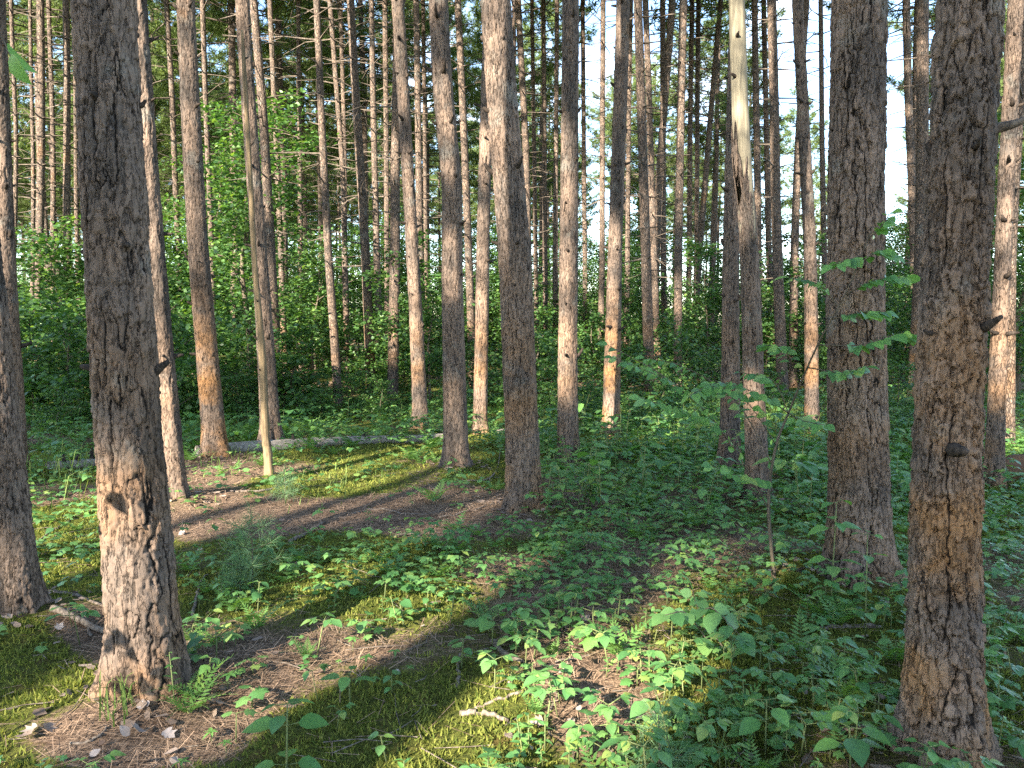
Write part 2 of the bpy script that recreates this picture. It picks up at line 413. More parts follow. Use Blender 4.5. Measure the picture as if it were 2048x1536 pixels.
# ------------------------------------------------------------------ where the sun reaches: open lanes through the crowns
LANES = []                                      # (point, radius)
def lane_trunk(k, y0, y1, r=0.20, off=0.0):
    r = r * (1.35 if k in 'EOKfHN' else 1.05)
    T = TREES[k]; pts = TR[k]; ys = [p[1] for p in pts][::-1]; xs = [p[0] for p in pts][::-1]
    n = max(2, int(abs(y1 - y0) / FPX * T['d'] / 0.22) + 1)
    for yy in np.linspace(y0, y1, n):
        LANES.append((at_depth(np.interp(yy, ys, xs) + off, yy, T['d']), r))
def lane_ground(px, py, r=0.25): LANES.append((on_ground(px, py), r * 1.2))
for a in [('B',180,520),('C',1150,1350,.38,-10),('D',80,720,.2,12),('E',0,60),('E',90,240),('E',380,920,.25),
          ('F',480,890,.1,-14),('H',560,800),('K',20,180),('K',360,640),('K',740,830),('L',215,330,.15,10),('L',525,590,.12,10),
          ('L',790,935,.14,14),('M',480,630),('M',780,870),('N',0,190,.3),('N',330,470,.2),('O',330,740,.26),('P',490,710,.2),('P',800,870,.15),
          ('Q',90,210),('Q',400,570),('V',60,260),('f',200,330,.2),('f',470,850,.28),('c',60,130,.2),('c',290,340,.2),('j',740,800,.2),('l',0,420,.2),('l',640,760,.15),
          ('m',740,900,.2),('G',620,800,.15),('J',560,700),('p',420,760,.3),('r',60,500,.3),('W',380,620),('e',520,620,.2),('v',560,760,.2),
          ('t',60,460,.3),('y',50,500,.3),('ad',120,420,.3),('aj',0,300,.3)]: lane_trunk(*a)
for a in [(380,1075,.25),(420,1050,.28),(470,1030,.25),(395,1015,.25),(700,1020,.22),(770,1000,.22),(830,975,.22),(880,955,.25),(640,960,.3),(700,945,.3),(760,960,.28),
          (600,985,.3),(560,1000,.25),(850,930,.3),(440,945,.3),(480,960,.3),(40,1120,.3),(100,1090,.3),(150,1060,.3),(150,1010,.3),(20,1180,.25),(110,1150,.25),(60,1040,.3),(170,1130,.2),
          (820,1310,.16),(850,1330,.14),(640,1400,.1),(760,1430,.16),(850,1460,.16),(900,1480,.12),(700,1480,.14),(430,1350,.14),(400,1420,.1),(1160,1455,.12),(1250,1385,.1),(820,1085,.13),(700,1290,.08),
          (1600,850,.3),(1560,840,.3),(1640,835,.25),(1330,850,.2),(1480,850,.2),(1400,1120,.1),(1990,1000,.15),(2020,1060,.2),(1080,1080,.15),(560,1330,.1),(1290,1470,.1)]: lane_ground(*a)
r_l = np.random.default_rng(3)
LANES.append((at_depth(22, 112, 2.0), .16))
for _ in range(45): lane_ground(r_l.uniform(0, 2048), r_l.uniform(930, 1530) , r_l.uniform(.04, .12))
for _ in range(60): LANES.append((at_depth(r_l.uniform(0, 2048), r_l.uniform(480, 780), r_l.uniform(14, 21)), r_l.uniform(.15, .45)))
for a in [(600,1390,.16),(660,1380,.14),(720,1340,.16),(780,1300,.18),(840,1290,.16),(880,1350,.16),(800,1400,.18),(880,1420,.16),(930,1470,.14),(780,1490,.16),(660,1470,.14),(590,1330,.12),(500,1360,.12),(350,1420,.1),
          (1130,1480,.12),(1200,1400,.10),(1300,1440,.12),(860,1080,.2),(780,1090,.16),(930,1060,.14),(520,1010,.3),(620,1010,.25),(330,1060,.2),(250,1000,.3)]: lane_ground(a[0], a[1], a[2] * 1.5)
LP = np.array([p for p, r in LANES]); LR = np.array([r for p, r in LANES])
LIT, LANES = LANES, []
HEAVY = []
for a in [('A',640,1230,.3),('C',0,660,.3),('C',780,820,.2),('C',890,1140,.25),('K',200,335),('K',655,730),('L',0,190,.3),('L',350,510,.3),('L',610,780,.3),('L',790,930,.15,-18),('M',645,765),('N',215,310,.25),
          ('N',490,870,.3),('O',0,310,.25),('O',765,915,.25),('P',0,470,.25),('P',720,790,.2),('E',255,365,.2),('F',0,470,.25),('F',480,890,.15,12),('Q',225,390,.2),('Q',585,720,.25),('H',0,545,.25),
          ('Z',0,950,.3),('a',230,1000,.3),('h',0,1170,.35),('k',0,1500,.35),('f',0,190,.2),('f',345,455,.2),('G',0,600,.25),('J',0,540,.25),('c',150,280,.2),('c',360,780,.25),('V',280,700,.25),('j',0,720,.25),('l',450,630,.2),
          ('e',330,500,.2),('e',640,770,.2),('I',0,770,.25),('R',0,480,.25),('S',0,600,.3),('D',740,1000,.2)]:
    n0 = len(LANES); lane_trunk(*a)
    if a[0] in 'Chk': HEAVY.extend(range(n0, len(LANES)))
for px in range(1060, 1820, 60):
    for py in (1010, 1100, 1200, 1320, 1450): lane_ground(px, py, .3)
for px in range(420, 1040, 75):
    for py in (1120, 1180, 1240): lane_ground(px, py, .22)
for px in (60, 160): lane_ground(px, 1300, .25); lane_ground(px, 1400, .25)
SP_, SR_ = np.array([p for p, r in LANES]), np.array([r for p, r in LANES])
SH_ = np.zeros(len(SP_), bool); SH_[HEAVY] = True
LANES = LIT
q = SP_[SH_][:, None] - LP[None]; t = q @ SUN; dd = np.sqrt(np.maximum((q ** 2).sum(-1) - t * t, 0))   # nothing behind a shaded trunk opens its shade
ok_ = ~((t > .5) & (dd < LR[None] + .22)).any(0); LP, LR = LP[ok_], LR[ok_]
def shades(P, heavy=False):                                  # which points stand between the sun and what is in shade
    P = np.atleast_2d(P); hit = np.zeros(len(P), bool)
    for s in range(0, len(P), 4000):
        q = P[s:s + 4000, None] - SP_[None]; t = q @ SUN; d2 = (q ** 2).sum(-1) - t * t
        hit[s:s + 4000] = ((t > 0.6) & (d2 < SR_[None] ** 2) & (SH_[None] | (not heavy))).any(1)
    return hit
def blocks(P, extra=0.0):                       # which points stand in a sun lane
    P = np.atleast_2d(P); bad = np.zeros(len(P), bool)
    for s in range(0, len(P), 4000):
        q = P[s:s + 4000, None] - LP[None]
        t = q @ SUN
        d2 = (q ** 2).sum(-1) - t * t
        bad[s:s + 4000] = ((t > 0.6) & (d2 < (LR[None] + extra) ** 2)).any(1)
    return bad

# ------------------------------------------------------------------ ground
def moss_amount(x, y):
    shp = np.shape(x); x = np.ravel(np.asarray(x, float)); y = np.ravel(np.asarray(y, float)); yy = np.where(y > .8, y, .8)
    px, py, f = to_px(np.stack([x, yy, np.zeros_like(x)], -1))
    n = fbm(x * .9 + 11, y * .9 + 5, 21, 4)
    m = 0.60 + 1.7 * (n - .5)
    def blob(cx, cy, rx, ry, a):
        return a * np.exp(-(((px - cx) / rx) ** 2 + ((py - cy) / ry) ** 2))
    ok = (y > 1.2)
    add = (blob(60, 1360, 200, 130, .7) + blob(700, 1160, 260, 70, .6) + blob(800, 1450, 240, 110, .6) + blob(720, 960, 220, 45, .7) + blob(60, 1120, 160, 90, .6)
           + blob(1400, 1480, 160, 90, .4) - blob(560, 1042, 215, 30, 1.2) - blob(860, 1030, 160, 40, 1.2) - blob(230, 1480, 170, 60, 1.2) - blob(1190, 1430, 110, 90, .9)
           - blob(180, 1260, 90, 40, .7) - blob(430, 945, 70, 28, 1.0) - blob(1130, 950, 60, 30, .8) - blob(1250, 1150, 300, 130, .5) - blob(420, 1400, 90, 60, .4))
    return np.clip(m + np.where(ok, add, 0), 0, 1).reshape(shp)
def build_ground():
    n = 250
    u = np.linspace(-1, 1, n); xs = np.sinh(u * 7.4) / np.sinh(7.4) * 400
    v = np.linspace(0, 1, n + 60); ys = 3.4 + np.sinh((v * 2 - 1) * 7.4) / np.sinh(7.4) * 400
    X, Y = np.meshgrid(xs, ys)
    Z = terrain(X, Y)
    ms = moss_amount(X, Y)
    mb = MB(); W, H = len(xs), len(ys)
    i = np.arange(H - 1)[:, None] * W + np.arange(W - 1)[None]
    mb.add(np.stack([X, Y, Z], -1), None, np.stack([i, i + 1, i + W + 1, i + W], -1).reshape(-1, 4))
    o = link('ground', mb.mesh('ground', M['ground'], True, dict(moss=ms.ravel())))
    tag(o, kind='structure')
build_ground()

# ------------------------------------------------------------------ pine trees
def bark(u, v, circ, seed, cw=0.055, ch=0.085, wid=.006, iso=.2, fw=.05, flake=.45):
    nu = max(4, int(round(circ / cw))); cw = circ / nu
    q = max(3, int(circ / .03))
    wu = (vnoise(u / circ * q, v / .045, seed + 1, q) - .5) * .024 + (vnoise(u / circ * q * 3, v / .016, seed + 2, q * 3) - .5) * .008
    wv = (vnoise(u / circ * q, v / .03, seed + 3, q) - .5) * .036 + (vnoise(u / circ * q * 3, v / .016, seed + 7, q * 3) - .5) * .008
    def cells(a, b, nu, s):
        ai, bi = np.floor(a).astype(np.int64), np.floor(b).astype(np.int64)
        f1 = np.full(a.shape, 9.); f2 = np.full(a.shape, 9.); idr = np.zeros(a.shape); dy = np.zeros(a.shape)
        for da in (-1, 0, 1):
            for db in (-1, 0, 1):
                ci, cj = ai + da, bi + db; cw_ = ci % nu
                ox, oy = hash2(cw_, cj, s), hash2(cw_, cj, s + 50)
                ddx, ddy = ci + .1 + .8 * ox - a, cj + .1 + .8 * oy - b
                d = np.sqrt(ddx ** 2 + ddy ** 2)
                c = d < f1
                f2 = np.where(c, f1, np.minimum(f2, d)); idr = np.where(c, hash2(cw_, cj, s + 99), idr); dy = np.where(c, ddy, dy); f1 = np.where(c, d, f1)
        return f1, f2, idr, dy
    def edge_m(e):                              # distance to the crack in metres, and how upright the crack runs
        gu = (np.roll(e, -1, 1) - np.roll(e, 1, 1)) / np.maximum(np.mod(np.roll(u, -1, 1) - np.roll(u, 1, 1), circ), 1e-4); gv = np.gradient(e, axis=0) / np.gradient(v, axis=0)
        g = np.hypot(gu, gv) + 1e-3
        return e / np.maximum(g, 8.0), np.abs(gu) / g
    a, b = (u + wu) / cw, (v + wv) / ch
    f1, f2, idr, dy = cells(a, b, nu, seed)
    d1, up1 = edge_m(f2 - f1)
    g1, g2, idr2, dy2 = cells(a * 2 + .3, b * 2.6, nu * 2, seed + 400)
    d2, up2 = edge_m(g2 - g1)
    kk = max(3, int(circ / .09))
    vary = vnoise(u / circ * kk, v / .13, seed + 61, kk)
    w1 = wid * (iso + (1 - iso) * up1 ** 2) * (.30 + .70 * sstep(.2, .62, vary)) + .0003
    w2 = wid * .42 * sstep(.30, .7, vnoise(u / circ * kk * 2, v / .05, seed + 63, kk * 2))
    qa = max(3, int(round(circ / fw)))
    n1 = .72 * vnoise((u + wu * .8) / circ * qa, (v + wv) / (fw * 5.0), seed + 81, qa) + .28 * vnoise((u + wu) / circ * qa * 2, (v + wv) / (fw * 2.2), seed + 82, qa * 2)
    gu = (np.roll(n1, -1, 1) - np.roll(n1, 1, 1)) / np.maximum(np.mod(np.roll(u, -1, 1) - np.roll(u, 1, 1), circ), 1e-4); gv = np.gradient(n1, axis=0) / np.gradient(v, axis=0)
    g = np.hypot(gu, gv); dr = np.abs(n1 - .5) / np.maximum(g, 3.0); upr = np.abs(gu) / (g + 1e-3)
    wr = wid * (.15 + .85 * upr ** 2) * (.25 + .75 * sstep(.15, .6, vnoise(u / circ * kk + 7, v / .16, seed + 64, kk)))
    cr = sstep(wr * .5, wr * 1.2, dr)
    c1, c2 = sstep(w1 * .45, w1 * 1.25, d1), sstep(w2 * .3, w2 * 1.3 + .0006, d2)
    c1 = np.minimum(cr, flake + (1 - flake) * c1)
    crack = c1 * (.62 + .38 * c2)
    nn = int(circ / .006 + 1); fine = vnoise(u / circ * nn, v / .009, seed + 31, nn)
    h = 0.0060 * idr + .0034 * idr2 - wid * .8 * (1 - c1) - .0016 * (1 - c2) + .0022 * dy + .0016 * dy2 + .0016 * fine - .004 * (1 - sstep(0, .014, d1)) * up1
    big = vnoise(u / circ * 4, v / .35, seed + 71, 4)
    return h, crack, np.clip(.36 * idr + .30 * idr2 + .95 * (big - .38), 0, 1)

def trunk_profile(T, H):
    P, R = T['P'], T['R']
    z = P[:, 2].copy(); o = np.argsort(z); z, xs, rs = z[o], P[o, 0], R[o]
    x0, zl, rl = xs[0], z[-1], rs[-1]
    sl = (xs[-1] - xs[-2]) / max(z[-1] - z[-2], .1)
    zt = np.array([zl + (H - zl) * t for t in (.15, .4, .7, 1.0)])
    xt = xs[-1] + sl * .5 * (zt - zl); rt = rl * (1 - (zt - zl) / (H - zl)) ** .75 + .018
    return np.concatenate([z, zt]), np.concatenate([xs, xt]), np.concatenate([rs, rt])
def smooth_interp(zq, z, x):
    a = np.interp(zq, z, x)
    if len(zq) > 8:
        zz = zq[:, None] + np.linspace(-.35, .35, 7)[None]
        a = np.interp(zz.ravel(), z, x).reshape(zz.shape).mean(1)
    return a

def make_trunk(k, T, H, root, near, ztop=None):
    z, x, r = T['prof']; b = T['base']; g0 = float(terrain(b[0], b[1]))
    seed = abs(hash(k)) % 1 + sum(ord(c) * 37 for c in k)
    zv = (CAMH + T['d'] * .42)                   # the top of what this camera sees
    if near:
        rr = r[0]; px_m = FPX / T['d'] / 2      # render pixels per metre
        step = max(0.0062, 1.02 / px_m)
        na = int(np.clip(2 * math.pi * rr / step, 40, 210))
        hi = min(zv + .3, ztop or 99)
        rows = np.concatenate([np.arange(-.12, hi, step * 1.15), [] if ztop else np.linspace(hi, H, 40)[1:]])
    else:
        na = 14; rows = np.concatenate([np.linspace(-.1, min(zv + .5, H - 2), 46), np.linspace(min(zv + .5, H - 2), H, 16)[1:]])
    cx = smooth_interp(rows, z, x); rad = np.maximum(smooth_interp(rows, z, r) * .95, .02)
    yo = 0.03 * np.sin(rows * .8 + seed)
    th = np.arange(na) / na * 2 * math.pi
    if near:
        face = math.atan2(-T['d'], -b[0]); nf_ = int(na * .58); nk_ = 14
        th = face + np.concatenate([np.linspace(-1.80, 1.80, nf_, endpoint=False), np.linspace(1.80, 2 * math.pi - 1.80, nk_, endpoint=False)]); na = len(th)
    lob = 1 + 0.035 * np.sin(3 * th + seed) + .02 * np.sin(5 * th + seed * 2)
    hz = np.maximum(rows - g0, -.1)
    fl = 0.30 * np.exp(-np.maximum(hz, 0) / .13)[:, None] * (1 + .75 * np.sin(3 * th + seed) + .5 * np.sin(5 * th + 2 * seed) + .25 * np.sin(9 * th))[None]
    RR = rad[:, None] * (lob[None] + fl)
    attrs = None
    if near:
        circ = 2 * math.pi * rr
        Ug, Vg = np.meshgrid((th % (2 * math.pi)) / (2 * math.pi) * circ, rows)
        h, ck, pl = bark(Ug, Vg, circ, seed, {'k': .042, 'C': .044, 'h': .036}.get(k, .028), {'k': .060, 'C': .125, 'h': .105}.get(k, .10), {'k': .0058, 'C': .0068, 'h': .0065}.get(k, .0048), {'k': .62, 'h': .35}.get(k, .25), {'k': .07, 'C': .055, 'h': .05}.get(k, .042), {'k': .25}.get(k, .55))
        h = h * {'C': 1.45, 'h': 1.6, 'k': 1.8, 'A': 1.4, 'N': 1.2}.get(k, .95)
        # whorl swellings
        RR = RR + h - .004
        attrs = dict(crack=ck.ravel(), plate=pl.ravel())
    ZZ = np.broadcast_to(rows[:, None], RR.shape)
    if ztop: ZZ = ZZ + sstep(ztop - .9, ztop, rows)[:, None] * (.55 * fbm(th * 1.6 + 2, th * 0, 5, 3) - .5 + .30 * (np.cos(th - 2.0)))[None]
    V = np.stack([cx[:, None] - b[0] + RR * np.cos(th)[None], yo[:, None] + RR * np.sin(th)[None], ZZ], -1)
    mb = MB(); nr = len(rows); i = np.arange(nr - 1)[:, None] * na; j = np.arange(na)[None]; j2 = (j + 1) % na
    vv = V.reshape(-1, 3)
    mb.add(vv, None, np.stack([i + j, i + j2, i + na + j2, i + na + j], -1).reshape(-1, 4))
    top = V[-1].mean(0) - [0, 0, .5 if ztop else 0]; mb.add([top]); e = (nr - 1) * na
    mb.f3.append(np.stack([np.full(na, nr * na), e + np.arange(na), e + (np.arange(na) + 1) % na], 1))
    if attrs: attrs = {q: np.append(w, .5) for q, w in attrs.items()}
    o = link('trunk', mb.mesh('trunk', M['bark_near' if near else 'bark_far'], True, attrs), root)
    o['rust'] = RUST.get(k, .25 + .45 * float(hash2(np.array(seed), np.array(3), 7)))
    T['axis'] = lambda q: (float(np.interp(q, rows, cx)) - b[0], 0.0, float(np.interp(q, rows, rad)))

def stub_mesh(seed):
    r = np.random.default_rng(seed); mb = MB(); L = r.uniform(.025, .075)
    pts = bend([(-.02, 0, 0), (L * .4, 0, .004), (L, r.uniform(-.012, .012), r.uniform(.005, .03))], 2)
    tube(mb, pts, np.linspace(.019, .007, len(pts)), 6); return mb.mesh('branch_stub', M['knot'])
STUBS = [stub_mesh(s) for s in range(6)]

def tufts(mb, C, D, L, W, K, r):
    n = len(C)
    if not n: return
    d = nrm(D[:, None] * 0.55 + r.normal(size=(n, K, 3)))
    s = nrm(np.cross(d, r.normal(size=(n, K, 3)))) * W * .5
    c = C[:, None] + d * .01
    l = L * r.uniform(.7, 1.15, (n, K, 1))
    v = np.stack([c - s, c + s, c + d * l], 2).reshape(-1, 3)
    mb.add(v, np.arange(n * K * 3).reshape(-1, 3))

def make_crown(T, H, root, r, z0, rmax, dens, L, W, K, wood=True, dead_from=None, dead_n=0, dead_len=1.0, fill=0, carve=True):
    b = T['base']; mb, mw = MB(), MB(); C, D = [], []
    off = np.array([b[0], b[1], 0])
    zz = z0
    while zz < H - .3:
        t = (zz - z0) / (H - z0)
        ln = rmax * (0.55 + .45 * math.sin(math.pi * min(1, t * 1.15 + .12))) * (1 - t ** 3) + .25
        nb = r.integers(4, 6); a0 = r.uniform(0, 6.28)
        for q in range(nb):
            if r.uniform() < .18: continue
            a = a0 + q * 6.283 / nb + r.uniform(-.3, .3); l = ln * r.uniform(.6, 1.15); up = .05 + .5 * t + r.uniform(-.1, .15)
            x, y, _ = T['axis'](zz); p0 = np.array([x, y, zz])
            d = np.array([math.cos(a), math.sin(a), up])
            pts = np.array([p0, p0 + d * l * .5 - [0, 0, .04 * l], p0 + d * l + [0, 0, .10 * l]])
            if wood: tube(mw, pts, [.022 * l / 2 + .006, .012 * l / 2 + .004, .003], 3, False)
            n = max(3, int(dens * l)); s = r.uniform(.35, 1.02, n) ** .7
            base = p0 + (pts[1] - p0) * np.minimum(s * 2, 1)[:, None] + (pts[2] - pts[1]) * np.maximum(s * 2 - 1, 0)[:, None]
            side = np.stack([-math.sin(a) * np.ones(n), math.cos(a) * np.ones(n), np.zeros(n)], 1) * (r.uniform(-1, 1, n) * .42 * l * (1.15 - s))[:, None]
            c = base + side + r.normal(size=(n, 3)) * [.06, .06, .09] + [0, 0, .05]
            C.append(c); D.append(nrm(d * .5 + nrm(side + 1e-6) * .5 + [0, 0, .45]))
        zz += r.uniform(.38, .6)
    C, D = np.concatenate(C), np.concatenate(D)
    if fill:  # extra tufts added where the crown has to block the sun
        hit = shades(C + off); hv = shades(C + off, True)
        if hit.any():
            rp = fill + np.where(hv[hit], 7, 0); C2 = np.repeat(C[hit], rp, 0); D2 = np.repeat(D[hit], rp, 0); C2 = C2 + r.normal(size=C2.shape) * .16
            C, D = np.concatenate([C, C2]), np.concatenate([D, D2])
    keep = ~blocks(C + off, L * .45) if carve else np.ones(len(C), bool)
    tufts(mb, C[keep], D[keep], L, W, K, r)
    cr = link('crown', mb.mesh('crown', M['needles'], False), root); tag(cr, kind='stuff')
    if dead_from is not None:
        zz = dead_from
        while zz < z0 + 1:
            a0 = r.uniform(0, 6.28); nb = r.integers(3, 6)
            for q in range(nb):
                if r.uniform() < .15: continue
                a = a0 + q * 6.283 / nb; f = np.clip((zz - dead_from) / max(z0 - dead_from, .1), 0, 1)
                l = dead_len * r.uniform(.08, .35 + .9 * f) if r.uniform() < .75 else dead_len * r.uniform(.4, 1.2)
                x, y, rad = T['axis'](zz); p0 = np.array([x + .6 * rad * math.cos(a), y + .6 * rad * math.sin(a), zz])
                d = np.array([math.cos(a), math.sin(a), r.uniform(-.25, .3)])
                e = p0 + d * l + [0, 0, -.12 * l * l]
                m_ = p0 + d * l * .5 + r.normal(size=3) * .03 * l
                tube(mw, [p0, m_, e], [.019, .010, .004], 3, False)
                if l > .6:
                    for w_ in range(2): tube(mw, [m_, m_ + (nrm(d + r.normal(size=3) * .7)) * l * .35], [.006, .003], 3, False)
            zz += r.uniform(.4, .55)
    if mw.n:
        o = link('branches', mw.mesh('branches', M['twig'], True), root); tag(o, kind='stuff')

SHORT = dict(A='slim leaning pine', C='stout flaky pine', E='sunlit tan pine', F='pole-backed pine', H='pinkish orange-footed pine', K='bright-topped pine', L='kinked dark pine', M='tan pine at the log end',
             N='leaning pinkish pine', O='straight half-sunlit pine', P='orange-stained pine', Q='pale paired pine', W='slanting slender pine', Z='brown pine by the snag', a='barkless snag', f='bright orange pine',
             h='furrowed thick pine', j='grey orange-footed pine', k='rusty scaly pine', m='slender mossy pine')
def bearing(k): return TR[k][len(TR[k]) // 2][0]
def behind(px):
    q = sorted((abs(bearing(k) - px), k) for k in SHORT)
    if q[0][0] < 34: return 'behind the ' + SHORT[q[0][1]]
    lo = [k for k in SHORT if bearing(k) <= px]; hi = [k for k in SHORT if bearing(k) > px]
    if not lo or not hi: return 'beyond the ' + SHORT[q[0][1]]
    return 'in the gap between %s and %s' % (SHORT[max(lo, key=bearing)], SHORT[min(hi, key=bearing)])
MARK = {SHORT[k]: TREES[k]['base'] for k in SHORT if TREES[k]['d'] < 13}
MARK.update({'thin layered sapling': on_ground(1548, 1130), 'bowed dark-leaved sapling': on_ground(1440, 1300), 'soft blue-green pine seedling': on_ground(1315, 1560), 'wispy pine seedling': on_ground(505, 1185),
             'slim dead pole': on_ground(538, 953), 'fallen log': on_ground(700, 893), 'pale drooping leaf cluster': on_ground(985, 1300), 'path fern': on_ground(870, 1010)})
def by_foot(x, y):
    q = sorted((math.hypot(p[0] - x, p[1] - y), n) for n, p in MARK.items())
    if q[0][0] < .55: return 'close beside the ' + q[0][1]
    return 'between the %s and the %s' % tuple(sorted((q[0][1], q[1][1])))
def far_label(px): return 'thin far pine ' + behind(px)
r_t = np.random.default_rng(5)
for k, T in TREES.items():
    d = T['d']; H = float(r_t.uniform(19, 22)); near = k in NEAR
    b = T['base']; T['prof'] = trunk_profile(T, H)
    lab = LAB.get(k)
    if k == 'a': continue
    root = thing('pine_tree', lab or far_label(TR[k][0][0]).replace('thin far', 'slender'), 'tree', (b[0], b[1], 0), 'pines standing in the plantation' if lab else 'thin pines at the back of the stand')
    make_trunk(k, T, H, root, near)
    r = np.random.default_rng(1000 + sum(ord(c) * 13 for c in k))
    zv = CAMH + d * .42
    if near:
        zz = 1.15 + r.uniform(0, .4)
        while zz < min(zv + .2, 12):
            a0 = r.uniform(0, 6.28); nb = r.integers(3, 5)
            for q in range(nb):
                a = a0 + q * 6.283 / nb + r.uniform(-.2, .2)
                if math.sin(a) > .55: continue
                x, y, rad = T['axis'](zz)
                o = link('branch_stub', STUBS[r.integers(0, 6)], root, (x + rad * .97 * math.cos(a), y + rad * .97 * math.sin(a), zz + r.uniform(-.03, .03)))
                o.rotation_euler = (r.uniform(-.5, .5), r.uniform(-.6, .2), a)
                s = float(r.uniform(.35, .85)) * (.8 if k == 'k' else 1) * (.75 if rad > .12 else 1.75); o.scale = (s, s, s)
            zz += r.uniform(.42, .58)
        make_crown(T, H, root, r, H * .60, 2.2, 6, .30, .06, 6, True, fill=1)
    else:
        make_crown(T, H, root, r, H * r.uniform(.5, .58), 2.3, 8, .24, .045, 7, True, 2.6, 0, 1.1, fill=1)

# the barkless snag
T = TREES['a']; b = T['base']
root = thing('dead_pine_snag', 'dead pine snag with bare pale yellowish wood above its broken bark', 'tree', (b[0], b[1], 0))
T['prof'] = trunk_profile(T, 9.0)
zs = at_depth(1479, 222, T['d'])[2]
make_trunk('a', T, 9.0, root, True, zs)
mb = MB(); zz = np.linspace(zs - 1.0, 5.4, 50)
px = [at_depth(1479, 222, T['d']), at_depth(1472, 0, T['d'])]
xx = np.interp(zz, [px[0][2], px[1][2]], [px[0][0], px[1][0]]); xx = np.where(zz > px[1][2], px[1][0] - (zz - px[1][2]) * .03, xx)
axs = T['axis']; xx = np.where(zz < zs, [axs(q)[0] + b[0] for q in zz], xx - px[0][0] + axs(zs)[0] + b[0])
wr = np.interp(zz, [zs - 1.0, zs, zs + .2, 5.4], [.066, .066, .064, .055]) * (1 + .02 * np.sin(zz * 9))
tube(mb, np.stack([xx - b[0], np.zeros_like(zz), zz], 1), wr, 20)
link('bare_wood', mb.mesh('bare_wood', M['bare']), root)
for q in range(5):
    o = link('branch_stub', STUBS[q], root, (float(np.interp(zs + .25 + .3 * q, zz, xx)) - b[0] + .06 * math.cos(-2.4 + q * .5), .06 * math.sin(-2.4 + q * .5), zs + .25 + .3 * q)); o.rotation_euler = (0, -.2, -2.4 + q * .5)

# the rest of the stand, farther back
occ = [T['base'][:2] for T in TREES.values()]
r_f = np.random.default_rng(77); nfar = 0
VAR = []
for q in range(6):
    H = float(r_f.uniform(17, 21)); lean = r_f.uniform(-.02, .02); tmp = bpy.data.objects.new('tmp', None)
    T = dict(base=np.zeros(3), d=30.0); zq = np.array([0, 4, 9, 13.])
    T['P'] = np.stack([lean * zq + r_f.uniform(-.06, .06, 4), np.zeros(4), zq], 1); T['R'] = r_f.uniform(.10, .135) * np.array([1.1, .95, .8, .6])
    T['prof'] = trunk_profile(T, H); make_trunk('F%d' % q, T, H, tmp, False)
    make_crown(T, H, tmp, r_f, H * r_f.uniform(.42, .54), 2.7, 23, .22, .024, 15, True, 2.8, 0, 1.2, carve=False)
    VAR.append([(o.name.split('.')[0], o.data, o.get('kind'), o.get('rust')) for o in list(tmp.children)])
    for o in list(tmp.children): bpy.data.objects.remove(o)
    bpy.data.objects.remove(tmp)
for gy in np.arange(17, 82, 4.2):
    for gx in np.arange(-66, 66, 3.6):
        x, y = gx + r_f.uniform(-1.3, 1.3), gy + r_f.uniform(-1.5, 1.5)
        if abs(x) > .70 * y + 1: continue
        px = 1024 + FPX * x / y
        pk = .36 if y < 45 else .42
        if 1635 < px < 1850: pk = .07
        if px > 1180 and px <= 1635: pk *= .55
        if px < 700: pk *= 1.3
        if y < 26: pk *= .5
        if r_f.uniform() > pk: continue
        if min(math.hypot(x - o[0], y - o[1]) for o in occ) < 1.7: continue
        occ.append((x, y))
        root = thing('pine_tree', far_label(px), 'tree', (x, y, 0), 'thin pines at the back of the stand')
        for nm, me, kd, rs in VAR[int(r_f.integers(0, 6))]:
            o = link(nm, me, root); tag(o, kind=kd)
            if rs is not None: o['rust'] = float(r_f.uniform(.1, .7))
        root.rotation_euler.z = float(r_f.uniform(0, 6.28)); sc = float(r_f.uniform(.9, 1.1)); root.scale = (sc, sc, sc)
        nfar += 1
# the stand behind the camera, whose crowns shade the place
r_b = np.random.default_rng(31); nb_ = 0
sh = nrm(SUN[:2]); L2 = LP[:, :2]
ALLP = np.concatenate([LP, SP_])
for gy in np.arange(-46, -5, 4.6):
    for gx in np.arange(-34, 4, 4.6):
        q = np.array([gx, gy]) - ALLP[:, :2]; t = q @ sh; dd = np.abs(q[:, 0] * sh[1] - q[:, 1] * sh[0]); hz = ALLP[:, 2] + t * math.tan(SUN_EL)
        if ((t > 0) & (dd < 3.0) & (hz > 8.5) & (hz < 21)).sum() < 8: continue
        for tr in range(40):
            x, y = gx + r_b.uniform(-1.7, 1.7), gy + r_b.uniform(-1.7, 1.7)
            q = np.array([x, y]) - L2; t = q @ sh; dd = np.abs(q[:, 0] * sh[1] - q[:, 1] * sh[0])
            hz = LP[:, 2] + t * math.tan(SUN_EL)
            if math.hypot(x, y) > 3.0 and not (y > -2 and x > -4) and not ((t > 0) & (dd < .13) & (hz < 8)).any(): break
        else: continue
        H = float(r_b.uniform(18, 22)); T = dict(base=np.array([x, y, 0]), d=30.0)
        zq = np.array([0, 4, 9, 13.]); T['P'] = np.stack([np.full(4, x), np.full(4, y), zq], 1); T['R'] = .13 * np.array([1.1, .95, .8, .6])
        T['prof'] = trunk_profile(T, H)
        root = thing('pine_tree', 'pine behind the viewpoint whose crown shades the clearing', 'tree', (x, y, 0), 'pines behind the viewpoint')
        make_trunk('B%d' % nb_, T, H, root, False)
        make_crown(T, H, root, r_b, H * .44, 2.9, 7, .40, .14, 5, True, fill=2)
        nb_ += 1
